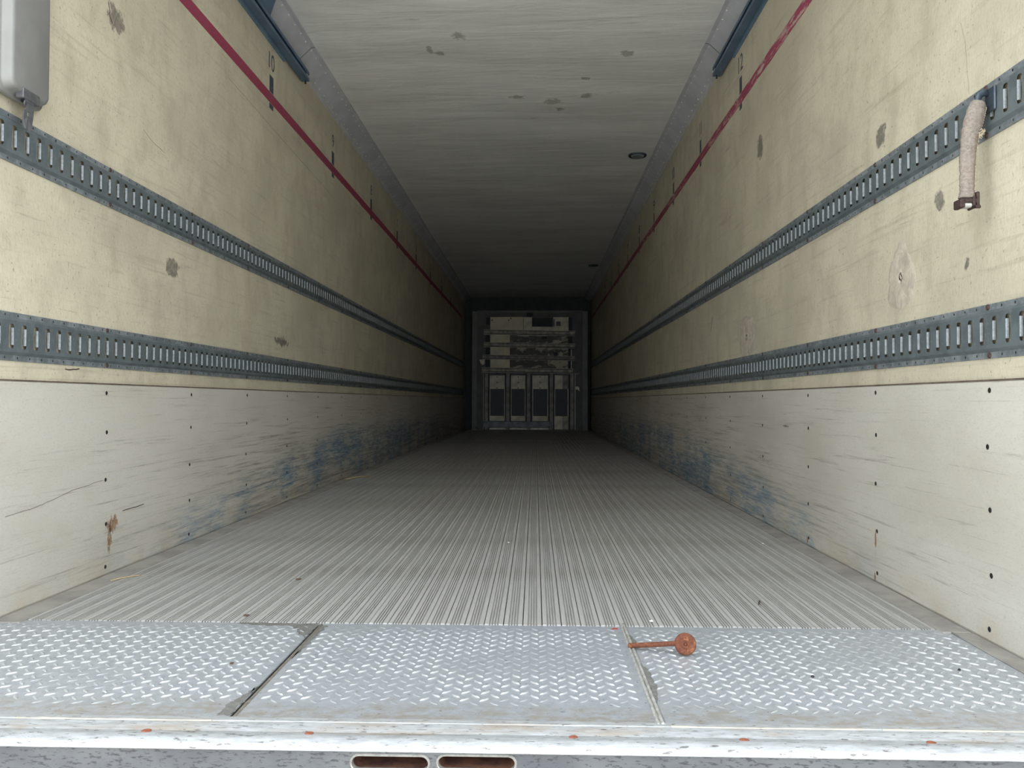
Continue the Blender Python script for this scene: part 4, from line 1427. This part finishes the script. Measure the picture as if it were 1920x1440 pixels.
scrap('torn_flap', [(205, 612), (262, 610), (262, 655), (240, 667), (225, 650)], 'bulk_plate', 0.004)
scrap('tape_scrap', [(1170, 882), (1190, 876), (1206, 890), (1210, 928), (1195, 912), (1172, 906)], 'bulk_tape', 0.004)
scrap('tape_scrap', [(1155, 745), (1212, 742), (1208, 755), (1180, 768), (1158, 765)], 'bulk_side', 0.004)
scrap('dark_gash', [(160, 1270), (200, 1300), (205, 1312), (180, 1300)], 'bulk_dark', 0.031)

# ================================================================== LOOSE BITS ON THE FLOOR
def chip(name, x, y, z, lx, ly, hz, mat, lab, rot, cat='debris', curl=0.3):
    k = 9
    ring = []
    for i in range(k):
        a = 2 * math.pi * i / k
        r = 1 + 0.35 * noise.noise(Vector((math.cos(a) * 2 + x * 9, math.sin(a) * 2 + y * 9, 0)))
        ring.append((math.cos(a) * lx * r, math.sin(a) * ly * r))
    vs = [(a, b, abs(a) / lx * hz * curl * 2) for a, b in ring] + [(a * 0.6, b * 0.6, hz + abs(a) / lx * hz * curl) for a, b in ring] + [(0, 0, hz * 0.9), (0, 0, 0)]
    fs = [(i, (i + 1) % k, k + (i + 1) % k, k + i) for i in range(k)] + [(k + i, k + (i + 1) % k, 2 * k) for i in range(k)] + [((i + 1) % k, i, 2 * k + 1) for i in range(k)]
    o = mesh_obj(name, vs, fs, mat, None)
    o.location = (x, y, z)
    o.rotation_euler = (0, 0, rot)
    tag(o, lab, cat)
    return o


chip('leaf_scrap', -0.569, 2.438, 0.0002, 0.010, 0.005, 0.003, 'leaf_brown', 'curled brown leaf scrap on the left part of the ribbed floor', 0.5)
chip('leaf_scrap', -0.579, 2.025, 0.0002, 0.009, 0.004, 0.003, 'leaf_brown', 'brown leaf scrap on floor ribs just beyond the left threshold plate', 0.1)
chip('dirt_lump', -0.479, 1.664, PZ, 0.0045, 0.0035, 0.003, 'leaf_brown', 'tiny dark dirt lump on the left threshold plate', 0.3)
chip('dirt_lump', 0.704, 1.626, PZ, 0.0035, 0.0035, 0.0035, 'screw_dark', 'tiny black dirt lump in the middle of the right threshold plate', 0.3)
chip('dirt_lump', 1.019, 1.678, PZ, 0.0030, 0.0030, 0.003, 'screw_dark', 'tiny black dirt lump on the right threshold plate nearest the wall', 0.8)
chip('paint_flake', 0.344, 1.950, PZ, 0.0085, 0.0045, 0.002, 'red_chip', 'dark red paint flake beside the right welded seam', 0.0)
chip('white_crumb', 0.049, 3.098, 0.0002, 0.0045, 0.004, 0.003, 'white_chip', 'white crumb on the middle of the ribbed floor', 0.4)
chip('white_crumb', 1.025, 3.117, 0.0002, 0.0050, 0.004, 0.003, 'white_chip', 'white crumb on the ribbed floor near the right wall', 0.4)
chip('white_crumb', 0.440, 2.010, 0.0002, 0.0060, 0.005, 0.003, 'white_chip', 'white crumb on floor ribs just beyond the welded seam', 0.9)
tw = MB().tube([(-0.008, -0.022, 0.002), (-0.003, -0.006, 0.004), (0.003, 0.008, 0.003), (0.006, 0.022, 0.002)], [0.0014, 0.0020, 0.0020, 0.0010], 6, (1, 1), True, 0.3).build('twig', 'ferrule_rust', None, True)
tw.location = (0.760, 2.205, 0.0002)
tag(tw, 'short reddish twig on the right part of the ribbed floor', 'twig')
for pts, loc, lab in (([(-0.055, -0.10, 0.002), (-0.01, -0.02, 0.008), (0.03, 0.06, 0.006), (0.052, 0.10, 0.003), (0.058, 0.125, 0.004)], (-1.105, 5.63, 0.0004), 'pale straw stalk on the ribbed floor beside the left wall, farther of two'),
                      ([(-0.020, -0.035, 0.001), (0.0, 0.0, 0.003), (0.022, 0.030, 0.002), (0.035, 0.042, 0.001)], (-1.108, 2.43, 0.0008), 'thin straw stalk on the floor edge by the left wall, nearer of two')):
    o = MB().tube(pts, [0.0016] * len(pts) if len(pts) == 4 else [0.004] * len(pts), 6).build('straw_stalk', 'straw', None, True)
    o.location = loc
    tag(o, lab, 'straw')
